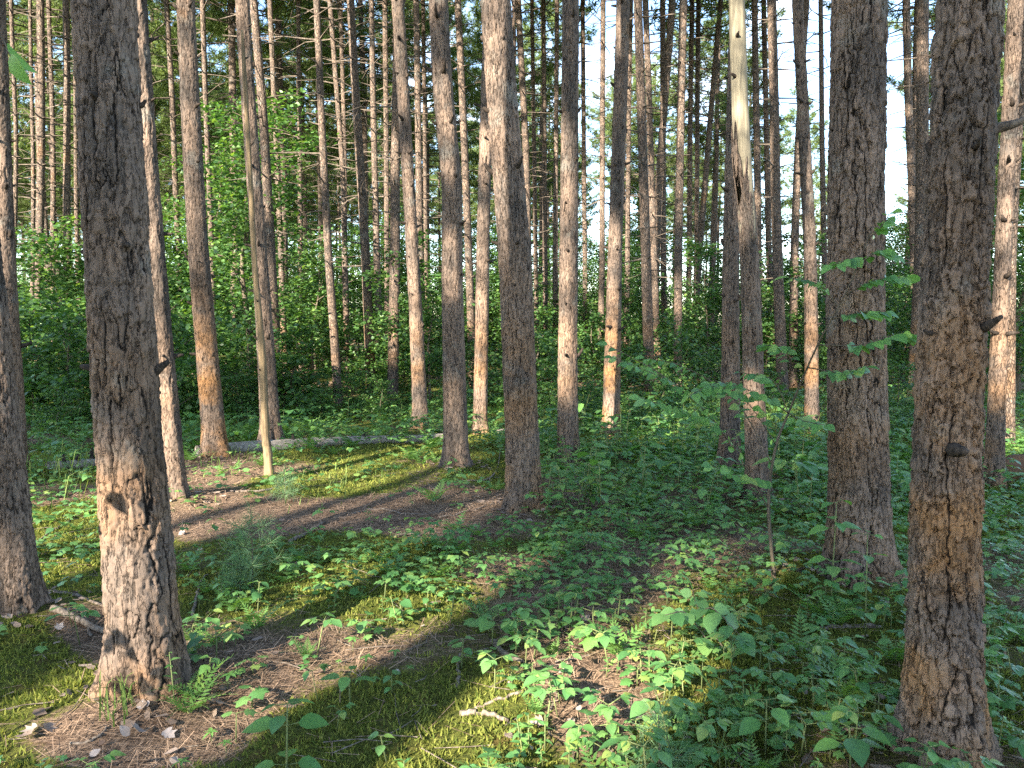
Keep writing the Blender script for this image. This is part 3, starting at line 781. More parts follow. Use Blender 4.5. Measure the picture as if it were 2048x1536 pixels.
for k, t_, R_ in (('h', 13.0, .18), ('k', 9.5, .19), ('Z', 17.0, .17), ('a', 15.0, .16), ('A', 12.0, .13), ('F', 20.0, .12)):  # unseen pines added on the sun lines, to keep these trunks in shade
    b = TREES[k]['base']; x, y = b[0] + sh[0] * t_ + (.10 if k == 'F' else 0), b[1] + sh[1] * t_
    H = 20.0; T = dict(base=np.array([x, y, 0]), d=30.0); zq = np.array([0, 4, 9, 13.])
    top = TREES[k]['P'][-1] - TREES[k]['P'][0]; ln_ = (top[0] / max(top[2], .5)) * .9
    T['P'] = np.stack([x + ln_ * zq, np.full(4, y), zq], 1); T['R'] = R_ * np.array([1.1, 1.0, .9, .7]); T['prof'] = trunk_profile(T, H)
    root = thing('pine_tree', 'unseen pine added behind the viewpoint to shade the ' + SHORT.get(k, 'pine'), 'tree', (x, y, 0), 'pines behind the viewpoint')
    make_trunk('G' + k, T, H, root, False); make_crown(T, H, root, r_b, H * .5, 2.6, 6, .40, .14, 5, True, fill=1)
print('far', nfar, 'behind', nb_)

# ------------------------------------------------------------------ leaves and small plants
def leaf_ovate(w=.34, fold=.07, droop=.22):
    t = np.array([0, .12, .35, .62, .85, 1.0]); hw = np.array([0, .62, 1.0, .82, .38, 0]) * w
    zz = .05 * t - droop * t * t
    mid = np.stack([0 * t, t, zz], 1); L = np.stack([-hw, t, zz + fold * hw / w], 1)[1:5]; Rr = np.stack([hw, t, zz + fold * hw / w], 1)[1:5]
    v = np.vstack([mid, L, Rr]); f4, f3 = [], []
    for s, o, fl in ((0, 6, 1), (1, 10, 0)):
        f3.append((0, o, 1) if fl else (0, 1, o)); f3.append((4, o + 3, 5) if fl else (4, 5, o + 3))
        for i in range(3): f4.append((1 + i, o + i, o + i + 1, 2 + i) if fl else (1 + i, 2 + i, o + i + 1, o + i))
    return v, np.array(f3), np.array(f4)
def leaf_maple():
    half = [(.10, -.04), (.34, .02), (.56, .20), (.36, .30), (.62, .66), (.34, .60), (.24, .74), (0, 1.06)]
    out = [(0, 0)] + half + [(-x, y) for x, y in half[-2::-1]]
    v = np.array([(x, y, -.16 * y * y - .10 * abs(x) + .05 * math.sin(9 * x)) for x, y in out] + [(0, .38, .03)]); c = len(out)
    f3 = [(c, i, (i + 1) % c) for i in range(c)]
    return v, np.array(f3), np.zeros((0, 4), int)
def frond():
    mb = MB(); n = 13
    t = np.linspace(0, 1, n); sp = np.stack([0 * t, t, .32 * t - .5 * t * t], 1)
    for i in range(1, n):
        w = .30 * math.sin(math.pi * (t[i] * .8 + .17)) * (1.05 - t[i]); 
        for s in (-1, 1):
            p = sp[i]; e = p + np.array([s * w, .10, -.05 * w]); a = p + np.array([s * w * .45, .075, .0]); c = p + np.array([s * w * .45, .0, 0])
            mb.add([p, c, e, a], None, [[0, 1, 2, 3]] if s > 0 else [[3, 2, 1, 0]])
    tube(mb, sp, np.linspace(.008, .003, n), 3, False)
    return mb.arrays()
LEAF = dict(ovate=leaf_ovate(), round=leaf_ovate(.38, .07, .2), lance=leaf_ovate(.19, .05, .3), maple=leaf_maple(), frond=frond())
def diamond(w):
    v = np.array([(0, 0, 0), (w, .42, .03), (0, 1, -.18), (-w, .42, .03), (0, .45, -.03)]); return v, np.array([(0, 1, 4), (1, 2, 4), (2, 3, 4), (3, 0, 4)]), np.zeros((0, 4), int)
def star3():
    v = np.array([(0, 0, 0), (.5, .16, -.04), (.3, .36, 0), (.5, .72, -.1), (0, 1.05, -.16), (-.5, .72, -.1), (-.3, .36, 0), (-.5, .16, -.04)]); return v, np.array([(0, 1, 2), (2, 3, 4), (0, 2, 6), (2, 4, 6), (4, 5, 6), (6, 7, 0)]), np.zeros((0, 4), int)
def frond_lite():
    mb = MB()
    for i in range(1, 9):
        t = i / 8; w = .30 * math.sin(math.pi * (t * .8 + .17)) * (1.05 - t); z = .32 * t - .5 * t * t
        for q in (-1, 1): mb.add([(0, t - .05, z), (q * w, t + .08, z - .02), (0, t + .05, z)], [[0, 1, 2]])
    return mb.arrays()
LITE = dict(ovate=diamond(.32), round=diamond(.38), lance=diamond(.18), maple=star3(), frond=frond_lite())
LMESH = {}
def leaf_mesh(kind, mat):
    if (kind, mat) not in LMESH:
        mb = MB(); mb.add(*LEAF[kind]); LMESH[kind, mat] = mb.mesh('frond' if kind == 'frond' else 'leaf', M[mat], True)
    return LMESH[kind, mat]
def basis(p, d, n, s):
    d = nrm(d); x = nrm(np.cross(d, n)); z = np.cross(x, d)
    m = np.eye(4); m[:3, 0], m[:3, 1], m[:3, 2], m[:3, 3] = x * s, d * s, z * s, p; return m
UP = np.array([0, 0, 1.])
def jn(r, a=.25): return nrm(UP + r.normal(size=3) * a)

def plant(kind, r, size=1.0):
    """stem lines [(points, radii)] and leaves [(matrix, shape, material)], about its foot"""
    S, L = [], []
    def pet(p, a, l, up=.15):
        d = np.array([math.cos(a), math.sin(a), up]); e = p + d * l
        S.append(([p, e], [.0016, .0012])); return e, d
    lean = r.normal(size=2) * .12
    def at(h): return np.array([lean[0] * h, lean[1] * h, h])
    if kind == 'maple_seedling':
        h = r.uniform(.10, .22) * size; nt = r.integers(1, 4)
        S.append(([np.zeros(3), at(h * .6), at(h)], [.003, .0024, .0018]))
        a0 = r.uniform(0, 6.28)
        for t in range(nt):
            hh = h * (1 - .28 * t); a0 += 1.57
            for q in (0, 1):
                a = a0 + q * math.pi + r.uniform(-.3, .3); e, d = pet(at(hh), a, r.uniform(.03, .07) * size)
                L.append((basis(e, np.array([d[0], d[1], r.uniform(-.25, .1)]), jn(r, .18), r.uniform(.06, .105) * size), 'maple', 'leaf_a'))
    elif kind == 'sarsaparilla':
        h = r.uniform(.16, .30) * size; S.append(([np.zeros(3), at(h)], [.003, .002])); a0 = r.uniform(0, 6.28)
        for q in range(3):
            a = a0 + q * 2.09 + r.uniform(-.3, .3); e, d = pet(at(h), a, r.uniform(.06, .10) * size, .35)
            for w in range(5 if r.uniform() < .6 else 3):
                n_ = 5; aw = a + (w - 2) * .62
                e2 = e + np.array([math.cos(a), math.sin(a), 0]) * (.03 if w == 2 else 0.0) * size
                L.append((basis(e2, np.array([math.cos(aw), math.sin(aw), r.uniform(-.3, .02)]), jn(r, .16), r.uniform(.075, .115) * size * (1.1 if w == 2 else .85)), 'ovate', 'leaf_b'))
    elif kind == 'viburnum':
        h = r.uniform(.18, .34) * size; S.append(([np.zeros(3), at(h * .5), at(h)], [.0035, .003, .002])); a0 = r.uniform(0, 6.28)
        for t in range(r.integers(2, 4)):
            hh = h * (1 - .30 * t); a0 += 1.57
            for q in (0, 1):
                a = a0 + q * math.pi + r.uniform(-.25, .25); e, d = pet(at(hh), a, .02 * size)
                L.append((basis(e, np.array([d[0], d[1], r.uniform(-.35, .1)]), jn(r, .2), r.uniform(.08, .125) * size * (1 - .08 * t)), 'round', 'leaf_c' if r.uniform() < .35 else 'leaf_b'))
    elif kind == 'starflower':
        h = r.uniform(.05, .12) * size; S.append(([np.zeros(3), at(h)], [.002, .0014])); n = r.integers(5, 8); a0 = r.uniform(0, 6.28)
        for q in range(n):
            a = a0 + q * 6.283 / n; L.append((basis(at(h), np.array([math.cos(a), math.sin(a), r.uniform(-.1, .25)]), jn(r, .15), r.uniform(.04, .075) * size), 'lance', 'leaf_c'))
    elif kind == 'goldenrod':
        h = r.uniform(.22, .42) * size; S.append(([np.zeros(3), at(h * .5), at(h)], [.0028, .0022, .0014])); n = r.integers(9, 14)
        for q in range(n):
            a = q * 2.4 + r.uniform(-.3, .3); hh = h * (.18 + .82 * (q + 1) / n)
            L.append((basis(at(hh), np.array([math.cos(a), math.sin(a), r.uniform(-.1, .45)]), jn(r, .2), r.uniform(.055, .09) * size * (1.15 - .4 * hh / h)), 'lance', 'leaf_b' if q % 3 else 'leaf_c'))
    elif kind == 'fern':
        n = r.integers(4, 8); a0 = r.uniform(0, 6.28)
        for q in range(n):
            a = a0 + q * 6.283 / n + r.uniform(-.2, .2)
            L.append((basis(np.zeros(3), np.array([math.cos(a), math.sin(a), r.uniform(.5, 1.1)]), np.array([-math.cos(a), -math.sin(a), 1.2]), r.uniform(.24, .42) * size), 'frond', 'fern'))
        S.append(([np.array([0, 0, -.02]), np.array([0, 0, .015])], [.008, .006]))
    return S, L
def plant_object(name, spec, label, cat, loc, rz=0.0, group=None, stem_mat='green_stem'):
    root = thing(name, label, cat, loc, group); root.rotation_euler.z = float(rz)
    mb = MB()
    for p, rd in spec[0]: tube(mb, p, rd, 4, True)
    link('stem', mb.mesh('stem', M[stem_mat]), root)
    for m, sh_, mt in spec[1]:
        o = link('frond' if sh_ == 'frond' else 'leaf', leaf_mesh(sh_, mt), root); o.matrix_basis = Matrix([list(map(float, q)) for q in m])
    return root
def copy_tree(o, parent=None):
    c = o.copy(); COL.objects.link(c); c.parent = parent
    for ch in o.children: copy_tree(ch, c)
    return c

KINDS = {
 'maple_seedling': ('maple_seedling', 'maple seedling', 'seedling', 'maple seedlings on the forest floor'),
 'sarsaparilla': ('sarsaparilla_plant', 'fan-leaved herb', 'plant', 'spreading herbs on the forest floor'),
 'viburnum': ('leafy_seedling', 'round-leaved seedling', 'seedling', 'leafy seedlings on the forest floor'),
 'starflower': ('starflower_plant', 'tiny whorled herb', 'plant', 'tiny whorled herbs in the moss'),
 'goldenrod': ('leafy_stalk', 'narrow-leaved stalk', 'plant', 'upright leafy stalks on the forest floor'),
 'fern': ('fern', 'small arching fern', 'fern', 'ferns on the forest floor'),
}
r_p = np.random.default_rng(404)
SPEC = {k: [plant(k, r_p, .45 if k == 'fern' else .47) for _ in range(7)] for k in KINDS}
def density(x, y):
    px, py, f = to_px(np.stack([x, y, np.zeros_like(x)], -1))
    n = fbm(x * .8 + 40, y * .8 + 2, 61, 3)
    right = sstep(1020, 1180, px + .25 * (py - 1000))
    dn = 3.0 + 19 * right * (.45 + 1.1 * n)
    mid = np.exp(-(((px - 760) / 330) ** 2 + ((py - 1160) / 85) ** 2)); dn = dn + 34 * mid * (.35 + n)
    dn = dn + 22 * np.exp(-(((px - 130) / 80) ** 2 + ((py - 1100) / 60) ** 2)) + 12 * np.exp(-(((px - 110) / 120) ** 2 + ((py - 970) / 40) ** 2))
    dn = dn + 9 * np.exp(-(((px - 560) / 250) ** 2 + ((py - 1420) / 90) ** 2)) * n
    path = np.exp(-(((px - 640) / 330) ** 2 + ((py - 1035) / 45) ** 2)); dn = dn * (1 - .93 * path)
    dn = dn * (1 - .85 * np.exp(-(((px - 1180) / 120) ** 2 + ((py - 1430) / 80) ** 2))) * (1 - .6 * np.exp(-(((px - 780) / 260) ** 2 + ((py - 1450) / 90) ** 2)))
    dn = dn * (1 - .7 * np.exp(-(((px - 150) / 180) ** 2 + ((py - 1380) / 130) ** 2)))
    dn = dn * 5.6
    dn = np.where(f > 9.0, 40 + 20 * n, dn)
    return dn
tr_xy = np.array([T['base'][:2] for T in TREES.values()]); tr_r = np.array([T['R'][0] for T in TREES.values()])
def scatter(n, y0, y1, dens, r):
    y = np.sqrt(r.uniform(y0 ** 2, y1 ** 2, n)); x = r.uniform(-1, 1, n) * (.69 * y + .25)
    area = .69 * (y1 ** 2 - y0 ** 2) + .5 * (y1 - y0)
    keep = r.uniform(size=n) < dens(x, y) * area / n
    x, y = x[keep], y[keep]
    dmin = np.sqrt((x[:, None] - tr_xy[None, :, 0]) ** 2 + (y[:, None] - tr_xy[None, :, 1]) ** 2) - tr_r[None] * 1.25
    ok = dmin.min(1) > .03
    return x[ok], y[ok]
xs, ys = scatter(120000, 1.75, 15, density, r_p)
order = np.argsort(ys); xs, ys = xs[order], ys[order]
stuff_mb = {}
left_n = {'maple_seedling': 150, 'sarsaparilla': 140, 'viburnum': 100, 'starflower': 90, 'goldenrod': 80, 'fern': 36}
protos = {}
for x, y in zip(xs, ys):
    px = 1024 + FPX * x / y; py = 647 + CAMH * FPX / y
    if px < 1020 and py > 1050: pr = [.22, .16, .10, .38, .08, .06]
    elif py < 960: pr = [.16, .20, .12, .06, .26, .20]
    else: pr = [.33, .30, .16, .04, .13, .04]
    kd = list(KINDS)[r_p.choice(6, p=np.array(pr) / sum(pr))]
    vi = int(r_p.integers(0, 7)); rz = r_p.uniform(0, 6.28); sc = float(r_p.uniform(.65, 1.4)) * (1.0 if y < 5.5 else 1.15 if y < 8 else 1.5)
    z = float(terrain(x, y))
    if left_n[kd] > 0:
        left_n[kd] -= 1
        if (kd, vi) not in protos:
            nm, lb, ct, gp = KINDS[kd]; o = protos[kd, vi] = plant_object(nm, SPEC[kd][vi], lb, ct, (x, y, z), rz, gp)
        else: o = copy_tree(protos[kd, vi])
        o['label'] = ('larger ' if sc > 1.05 else 'smaller ') + KINDS[kd][1] + ' ' + by_foot(x, y)
        o.location = (float(x), float(y), z); o.rotation_euler.z = float(rz); o.scale = (sc,) * 3
    else:
        c, s = math.cos(rz), math.sin(rz); Rz = np.array([[c, -s, 0], [s, c, 0], [0, 0, 1]]) * sc
        for m, sh_, mt in SPEC[kd][vi][1]:
            v, f3, f4 = (LEAF if y < 3.6 and sh_ != 'frond' else LITE)[sh_]; w = (v @ m[:3, :3].T + m[:3, 3]) @ Rz.T + [x, y, z]
            stuff_mb.setdefault(mt, MB()).add(w, f3, f4)
for mt, mb in stuff_mb.items():
    o = link('ground_cover', mb.mesh('ground_cover', M[mt], True))
    tag(o, {'leaf_a': 'mass of small lobed maple leaves covering the farther forest floor', 'leaf_b': 'mass of small pointed herb leaves covering the farther forest floor',
            'leaf_c': 'scattered small bright green leaves over the farther forest floor', 'fern': 'mass of low fern fronds over the farther forest floor'}[mt], 'ground cover', kind='stuff')
print('plants', len(xs))

r_w = np.random.default_rng(66); tall = 0; wisp = {}; wproto = {}
WSPEC = [plant('goldenrod', r_w, 1.0) for _ in range(6)] + [plant('sarsaparilla', r_w, .8) for _ in range(3)] + [plant('viburnum', r_w, .9) for _ in range(2)]
cand = []
for q in range(420):
    Y = math.sqrt(r_w.uniform(5.6 ** 2, 13.5 ** 2)); px = r_w.uniform(1090, 1860) if q % 5 else r_w.uniform(0, 1090)
    if px < 1090 and Y < 9.3: continue
    x = (px - 1024) / FPX * Y
    if (np.hypot(tr_xy[:, 0] - x, tr_xy[:, 1] - Y) - tr_r < .06).any(): continue
    cand.append((Y, x))
for Y, x in sorted(cand):
    vi = int(r_w.integers(0, len(WSPEC))); sc = float(r_w.uniform(1.0, 1.9)); rz = float(r_w.uniform(0, 6.28)); z = float(terrain(x, Y))
    if tall < 120:
        tall += 1; lb = 'knee-high wispy plant ' + by_foot(x, Y)
        if vi not in wproto: o = wproto[vi] = plant_object('wispy_plant', WSPEC[vi], lb, 'plant', (x, Y, z), rz, 'knee-high wispy plants')
        else: o = copy_tree(wproto[vi])
        o['label'] = lb; o.location = (float(x), float(Y), z); o.rotation_euler.z = rz; o.scale = (sc,) * 3
    else:
        c, s_ = math.cos(rz), math.sin(rz); Rz = np.array([[c, -s_, 0], [s_, c, 0], [0, 0, 1]]) * sc
        for m, sh_, mt in WSPEC[vi][1]:
            v, f3, f4 = LITE[sh_]; wisp.setdefault(mt, MB()).add((v @ m[:3, :3].T + m[:3, 3]) @ Rz.T + [x, Y, z], f3, f4)
        for p, rd in WSPEC[vi][0]: tube(wisp.setdefault('green_stem', MB()), np.asarray(p) @ Rz.T + [x, Y, z], rd, 3, False)
for mt, mb in wisp.items():
    tag(link('wispy_growth', mb.mesh('wispy_growth', M[mt], True)), {'green_stem': 'thin green stems of the farther wispy growth'}.get(mt, 'leaves of farther wispy growth round the trunk feet, ' + {'leaf_b': 'mid green', 'leaf_c': 'bright green', 'leaf_a': 'lobed'}[mt] if mt != 'green_stem' else ''), 'undergrowth', kind='stuff')
# moss, fallen needles, grass
def on_floor(x, y): return terrain(x, y)
r_m = np.random.default_rng(8)
def moss_carpet():
    x, y = scatter(300000, 1.6, 10.5, lambda x, y: 4600 / (y * .9) * sstep(.45, .75, moss_amount(x, y)), r_m)
    n = len(x); K = 5; z = terrain(x, y) - .004
    C = np.stack([x, y, z], 1); d = nrm(np.array([0, 0, 1.3]) + r_m.normal(size=(n, K, 3)) * .75); d[..., 2] = np.abs(d[..., 2])
    s = nrm(np.cross(d, r_m.normal(size=(n, K, 3)))) * (.0022 + .0009 * y[:, None, None])
    l = r_m.uniform(.014, .036, (n, K, 1)); c = C[:, None] + r_m.normal(size=(n, K, 3)) * [.012, .012, 0]
    mb = MB(); mb.add(np.stack([c - s, c + s, c + d * l], 2).reshape(-1, 3), np.arange(n * K * 3).reshape(-1, 3))
    tag(link('moss', mb.mesh('moss', M['moss'], False)), 'soft green haircap moss carpeting the forest floor', 'moss', kind='stuff'); return n
def needle_litter():
    x, y = scatter(150000, 1.6, 10, lambda x, y: 2300 / y * sstep(.66, .34, moss_amount(x, y)) + 160 / y, r_m)
    n = len(x); C = np.stack([x, y, terrain(x, y) + r_m.uniform(.002, .022, n)], 1)
    a = r_m.uniform(0, 6.283, n); d = np.stack([np.cos(a), np.sin(a), r_m.normal(size=n) * .12], 1)
    s = np.stack([-np.sin(a), np.cos(a), 0 * a], 1) * (.0004 + .00030 * y[:, None]); l = r_m.uniform(.03, .07, n)[:, None]
    mb = MB(); mb.add(np.stack([C - d * l + s, C - d * l - s, C + d * l - s, C + d * l + s], 1).reshape(-1, 3), None, np.arange(n * 4).reshape(-1, 4))
    tag(link('fallen_needles', mb.mesh('fallen_needles', M['litter'], False)), 'dry brown pine needles strewn over the forest floor', 'needles', kind='stuff'); return n
print('moss', moss_carpet(), 'litter', needle_litter())
def grass():
    mb = MB()
    def clump(px, py, n, sprd, h):
        g = on_ground(px, py)
        for _ in range(n):
            x, y = g[0] + r_m.normal() * sprd, g[1] + r_m.normal() * sprd * 1.3; a = r_m.uniform(0, 6.28); hh = h * r_m.uniform(.5, 1.2); z = float(terrain(x, y))
            d = np.array([math.cos(a), math.sin(a), 0]); s = np.array([-d[1], d[0], 0]) * (.0025 + .0002 * g[1])
            p = np.array([x, y, z]); q = p + d * hh * .25 + [0, 0, hh * .7]; e = p + d * hh * .75 + [0, 0, hh * .8]
            mb.add([p - s, p + s, q + s * .8, q - s * .8, e], [[3, 2, 4]], [[0, 1, 2, 3]])
    for c in [(90,960,60,.25,.35),(150,990,40,.2,.3),(1600,860,160,.35,.35),(1560,830,140,.5,.35),(1640,850,120,.4,.35),(1350,850,120,.6,.3),(1450,840,100,.6,.3),(470,925,50,.25,.16),
              (240,1440,26,.05,.14),(620,980,60,.3,.1),(700,960,60,.3,.1),(1780,860,120,.5,.3),(1800,820,140,.8,.4),(750,820,100,.8,.3),(1180,840,90,.7,.3),(1470,1500,14,.05,.12),(1990,1010,40,.3,.2)]: clump(*c)
    tag(link('grass', mb.mesh('grass', M['grass'], False)), 'loose tufts of thin grass in the forest clearing', 'grass', kind='stuff')
grass()

# ------------------------------------------------------------------ understorey: leafy saplings and shrubs behind the pines
def leafy(r, h, spread, low, nleaf, lsz, nlimb):
    """one understorey tree: trunk lines and a crown of small leaves in layered sprays"""
    mw, mc = MB(), MB(); wob = r.normal(size=(5, 2)) * .05 * h
    ax = bend(np.stack([wob[:, 0] * np.arange(5) / 4, wob[:, 1] * np.arange(5) / 4, np.linspace(-.1, h * .97, 5)], 1), 3)
    tube(mw, ax, np.linspace(.010 * h + .008, .004, len(ax)), 6)
    ends = []
    for q in range(nlimb):
        t = low + (1 - low) * (q + r.uniform(0, 1)) / nlimb; p0 = np.array([np.interp(t * h, ax[:, 2], ax[:, c]) for c in range(3)])
        a = q * 2.4 + r.uniform(-.5, .5); l = spread * (1.08 - .75 * t) * r.uniform(.6, 1.15)
        e = p0 + np.array([math.cos(a), math.sin(a), .28 + .3 * t + r.uniform(-.2, .2)]) * l; m_ = (p0 + e) / 2 + [0, 0, .06 * l]
        tube(mw, [p0, m_, e], [.0045 * h * .5 + .004, .006, .003], 4, False)
        for s in np.linspace(.25, 1, 6): ends.append((p0 + (e - p0) * s + [0, 0, .05 * l], l * .34 * (1.25 - .5 * s)))
    c = np.array([e[0] for e in ends]); rr = np.array([e[1] for e in ends])
    pk = r.choice(len(c), nleaf, p=rr / rr.sum())
    P = c[pk] + r.normal(size=(nleaf, 3)) * rr[pk][:, None] * [.75, .75, .28]
    P[:, 2] = np.maximum(P[:, 2], .06)
    a = r.uniform(0, 6.283, nleaf); d = nrm(np.stack([np.cos(a), np.sin(a), r.uniform(-.7, .15, nleaf)], 1)); nn = nrm(UP + r.normal(size=(nleaf, 3)) * .45)
    x = nrm(np.cross(d, nn)); s = lsz * r.uniform(.6, 1.2, (nleaf, 1)); z = np.cross(x, d)
    v = np.stack([P, P + d * s * .45 + x * s * .36 + z * s * .06, P + d * s, P + d * s * .45 - x * s * .36 + z * s * .06], 1).reshape(-1, 3)
    i = np.arange(nleaf)[:, None] * 4
    mc.add(v, np.concatenate([i + [[0, 1, 2]], i + [[0, 2, 3]]]))
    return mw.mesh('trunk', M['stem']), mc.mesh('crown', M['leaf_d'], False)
r_u = np.random.default_rng(91)
PRO = dict(shrub=[leafy(r_u, 1.3, 1.0, .12, 1500, .085, 9) for _ in range(3)], sapling=[leafy(r_u, 3.0, 1.35, .16, 3200, .095, 15) for _ in range(4)], tree=[leafy(r_u, 6.0, 2.0, .2, 7000, .105, 26) for _ in range(3)])
UL = dict(shrub=('leafy_shrub', 'low leafy shrub', 'shrub', 'leafy shrubs of the thicket'),
          sapling=('understorey_sapling', 'head-high leafy sapling', 'sapling', 'leafy saplings of the thicket'),
          tree=('young_broadleaf_tree', 'young broadleaf tree', 'tree', 'young broadleaf trees of the thicket'))
def under(kind, x, y, s, label=None, group=None):
    nm, lb, ct, gp = UL[kind]; mt, mc = PRO[kind][int(r_u.integers(0, len(PRO[kind])))]
    root = thing(nm, label or lb + ' ' + behind(1024 + FPX * x / y), ct, (x, y, float(terrain(x, y)) - .02), group if label else gp)
    link('trunk', mt, root); tag(link('crown', mc, root), kind='stuff')
    root.rotation_euler.z = float(r_u.uniform(0, 6.28)); root.scale = (s * r_u.uniform(.9, 1.1), s * r_u.uniform(.9, 1.1), s)
def pxy(px, Y): return (px - 1024) / FPX * Y, Y
under('tree', *pxy(500, 15.5), 1.02, 'bushy young maple with a dark leaning stem behind the pole-backed pine')
under('tree', *pxy(415, 19.0), 1.0, 'tall leafy young tree behind the evenly sunlit tan pine')
under('tree', *pxy(1770, 21), .72, 'sunlit leafy young tree in the gap between the thick right-hand trunks')
under('tree', *pxy(2035, 14), .82, 'leafy young tree beside the slender mossy pine')
under('tree', *pxy(1230, 22), .72, 'leafy young tree behind the orange-stained pine')
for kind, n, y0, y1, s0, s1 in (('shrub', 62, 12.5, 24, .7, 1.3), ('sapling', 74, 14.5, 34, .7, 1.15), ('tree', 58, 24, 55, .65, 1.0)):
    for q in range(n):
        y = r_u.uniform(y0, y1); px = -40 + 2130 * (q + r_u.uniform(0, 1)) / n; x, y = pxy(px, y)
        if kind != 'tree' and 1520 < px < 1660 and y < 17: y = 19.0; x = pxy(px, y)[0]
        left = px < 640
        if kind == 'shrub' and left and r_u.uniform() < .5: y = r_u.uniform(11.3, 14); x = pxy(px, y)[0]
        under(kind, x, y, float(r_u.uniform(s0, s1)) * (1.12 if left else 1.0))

for q in range(30):
    under('tree', *pxy(220 + 1100 * (q + r_u.uniform(0, 1)) / 30, r_u.uniform(21, 34)), float(r_u.uniform(.62, .95)))
for px, Y, sc in [(1175,11.2,.5),(1265,10.6,.42),(1330,11.8,.62),(1410,10.4,.42),(1480,11.5,.5),(1545,12.6,.55),(1690,11.8,.6),(1755,10.2,.5),(1800,12,.7),(1860,10.6,.55),(1105,12.2,.6),(1030,13,.6),(890,12.4,.5),(760,12.0,.5),(705,12.6,.55),(640,11.6,.42),(480,11.8,.55),(330,12.4,.7),(150,11.0,.6),(110,10.2,.5),(60,11.6,.7),(1950,9.5,.5)]:
    under('shrub', *pxy(px, Y), sc, 'small leafy bush ' + behind(px).replace('behind', 'growing behind').replace('in the gap', 'growing in the gap'), 'small bushes before the thicket')
# ------------------------------------------------------------------ the thin leafy sapling in front of the furrowed pine
r_s = np.random.default_rng(17)
def leafy_branch(S, L, pts, r, n, size, mats=('leaf_b', 'leaf_c', 'leaf_a'), shape='ovate', rad=.004):
    c = bend(pts, 5); S.append((c, np.linspace(rad, .0015, len(c))))
    for q in range(n):
        t = .22 + .78 * (q + .5) / n; i = t * (len(c) - 1); i0 = int(min(i, len(c) - 2)); p = c[i0] + (c[i0 + 1] - c[i0]) * (i - i0); d = nrm(c[i0 + 1] - c[i0])
        sd = nrm(np.cross(d, UP)) * (1 if q % 2 else -1)
        dd = nrm(d * r.uniform(.2, .8) + sd + [0, 0, r.uniform(-.35, .1)]) if q < n - 1 else d
        e = p + dd * .012; S.append(([p, e], [.0012, .001]))
        L.append((basis(e, dd + [0, 0, -.25], nrm(UP + np.array([-.25, -.55, 0]) + r.normal(size=3) * .45), size * r.uniform(.75, 1.2)), shape, mats[int(r.integers(0, len(mats)))]))
def side_sapling():
    b = on_ground(1548, 1170); Y = b[1]; S, L = [], []
    def W(px, py, dy=0.0): return at_depth(px, py, Y + dy) - b
    main = bend([W(1552, 1185), W(1537, 1016), W(1550, 900, .03), W(1577, 826, .05), W(1635, 690, -.2), W(1690, 590, -.36), W(1742, 462, -.42)], 4)
    S.append((main, np.linspace(.0115, .0025, len(main))))
    for pts, n, s in [([W(1537,1016), W(1450,870,-.1), W(1350,770,-.2), W(1225,715,-.3)], 17, .085),
                      ([W(1450,870,-.1), W(1380,830,-.3), W(1280,795,-.45)], 11, .085), ([W(1350,770,-.2), W(1300,735,-.1), W(1215,690,0)], 8, .085),
                      ([W(1545,930), W(1470,800,.2), W(1370,735,.35), W(1290,715,.4)], 13, .08), ([W(1552,890), W(1490,800,-.25), W(1420,770,-.4)], 9, .085),
                      ([W(1577,826), W(1520,790,-.2), W(1440,765,-.3), W(1380,790,-.4)], 12, .09), ([W(1577,826), W(1600,840,-.35), W(1650,850,-.55)], 7, .085),
                      ([W(1577,826), W(1545,760,.1), W(1480,745,.25)], 9, .085), ([W(1600,770), W(1570,700,-.15), W(1530,690,-.25)], 7, .085),
                      ([W(1615,735,-.14), W(1680,745,-.35), W(1730,735,-.45)], 8, .09), ([W(1635,690,-.2), W(1720,690,-.4), W(1800,668,-.45), W(1838,680,-.45)], 12, .095),
                      ([W(1660,640,-.28), W(1720,625,-.4), W(1770,625,-.42)], 9, .09), ([W(1675,612,-.32), W(1640,570,-.3), W(1580,555,-.3)], 7, .09),
                      ([W(1690,590,-.36), W(1750,560,-.42), W(1810,555,-.45)], 9, .095), ([W(1715,530,-.39), W(1760,500,-.42), W(1790,510,-.45)], 7, .09),
                      ([W(1735,480,-.41), W(1760,455,-.42), W(1785,420,-.42)], 6, .09), ([W(1725,510,-.4), W(1695,520,-.42), W(1665,530,-.45)], 5, .09), ([W(1545,960), W(1500,960,-.3), W(1420,930,-.5)], 9, .085)]:
        leafy_branch(S, L, pts, r_s, int(n * 2.2), s * .8)
    plant_object('beech_sapling', (S, L), 'thin dark-stemmed sapling with flat layered green leaves before the furrowed pine', 'sapling', (b[0], b[1], 0), 0, None, 'stem')
side_sapling()
def edge_sapling():
    b = np.array([-2.42, 1.75, 0.0]); S, L = [], []
    main = bend([(0, 0, -.05), (.03, .02, .9), (-.02, .05, 1.8), (.05, .02, 2.7)], 4); S.append((main, np.linspace(.010, .003, len(main))))
    tip = at_depth(22, 112, 2.0) - b; t2 = at_depth(-40, 60, 2.0) - b
    leafy_branch(S, L, [(0, .03, 1.75), t2 * [.6, 1, 1], t2, tip], r_s, 6, .085, ('leaf_c',), 'ovate')
    for q in range(12):
        z = .75 + q * .16; a = q * 2.4; d = np.array([math.cos(a), math.sin(a), .15]); p = np.array([0, .03, z])
        if p[0] + d[0] * .35 + b[0] > -1.95 and z > 1.2: d[0] = -abs(d[0])
        leafy_branch(S, L, [p, p + d * .2, p + d * .38], r_s, 5, .085, ('leaf_c', 'leaf_b'), 'ovate', .003)
    plant_object('edge_sapling', (S, L), 'leafy twig reaching in beside the slim leaning pine, high up', 'sapling', b, 0, None, 'stem')
edge_sapling()

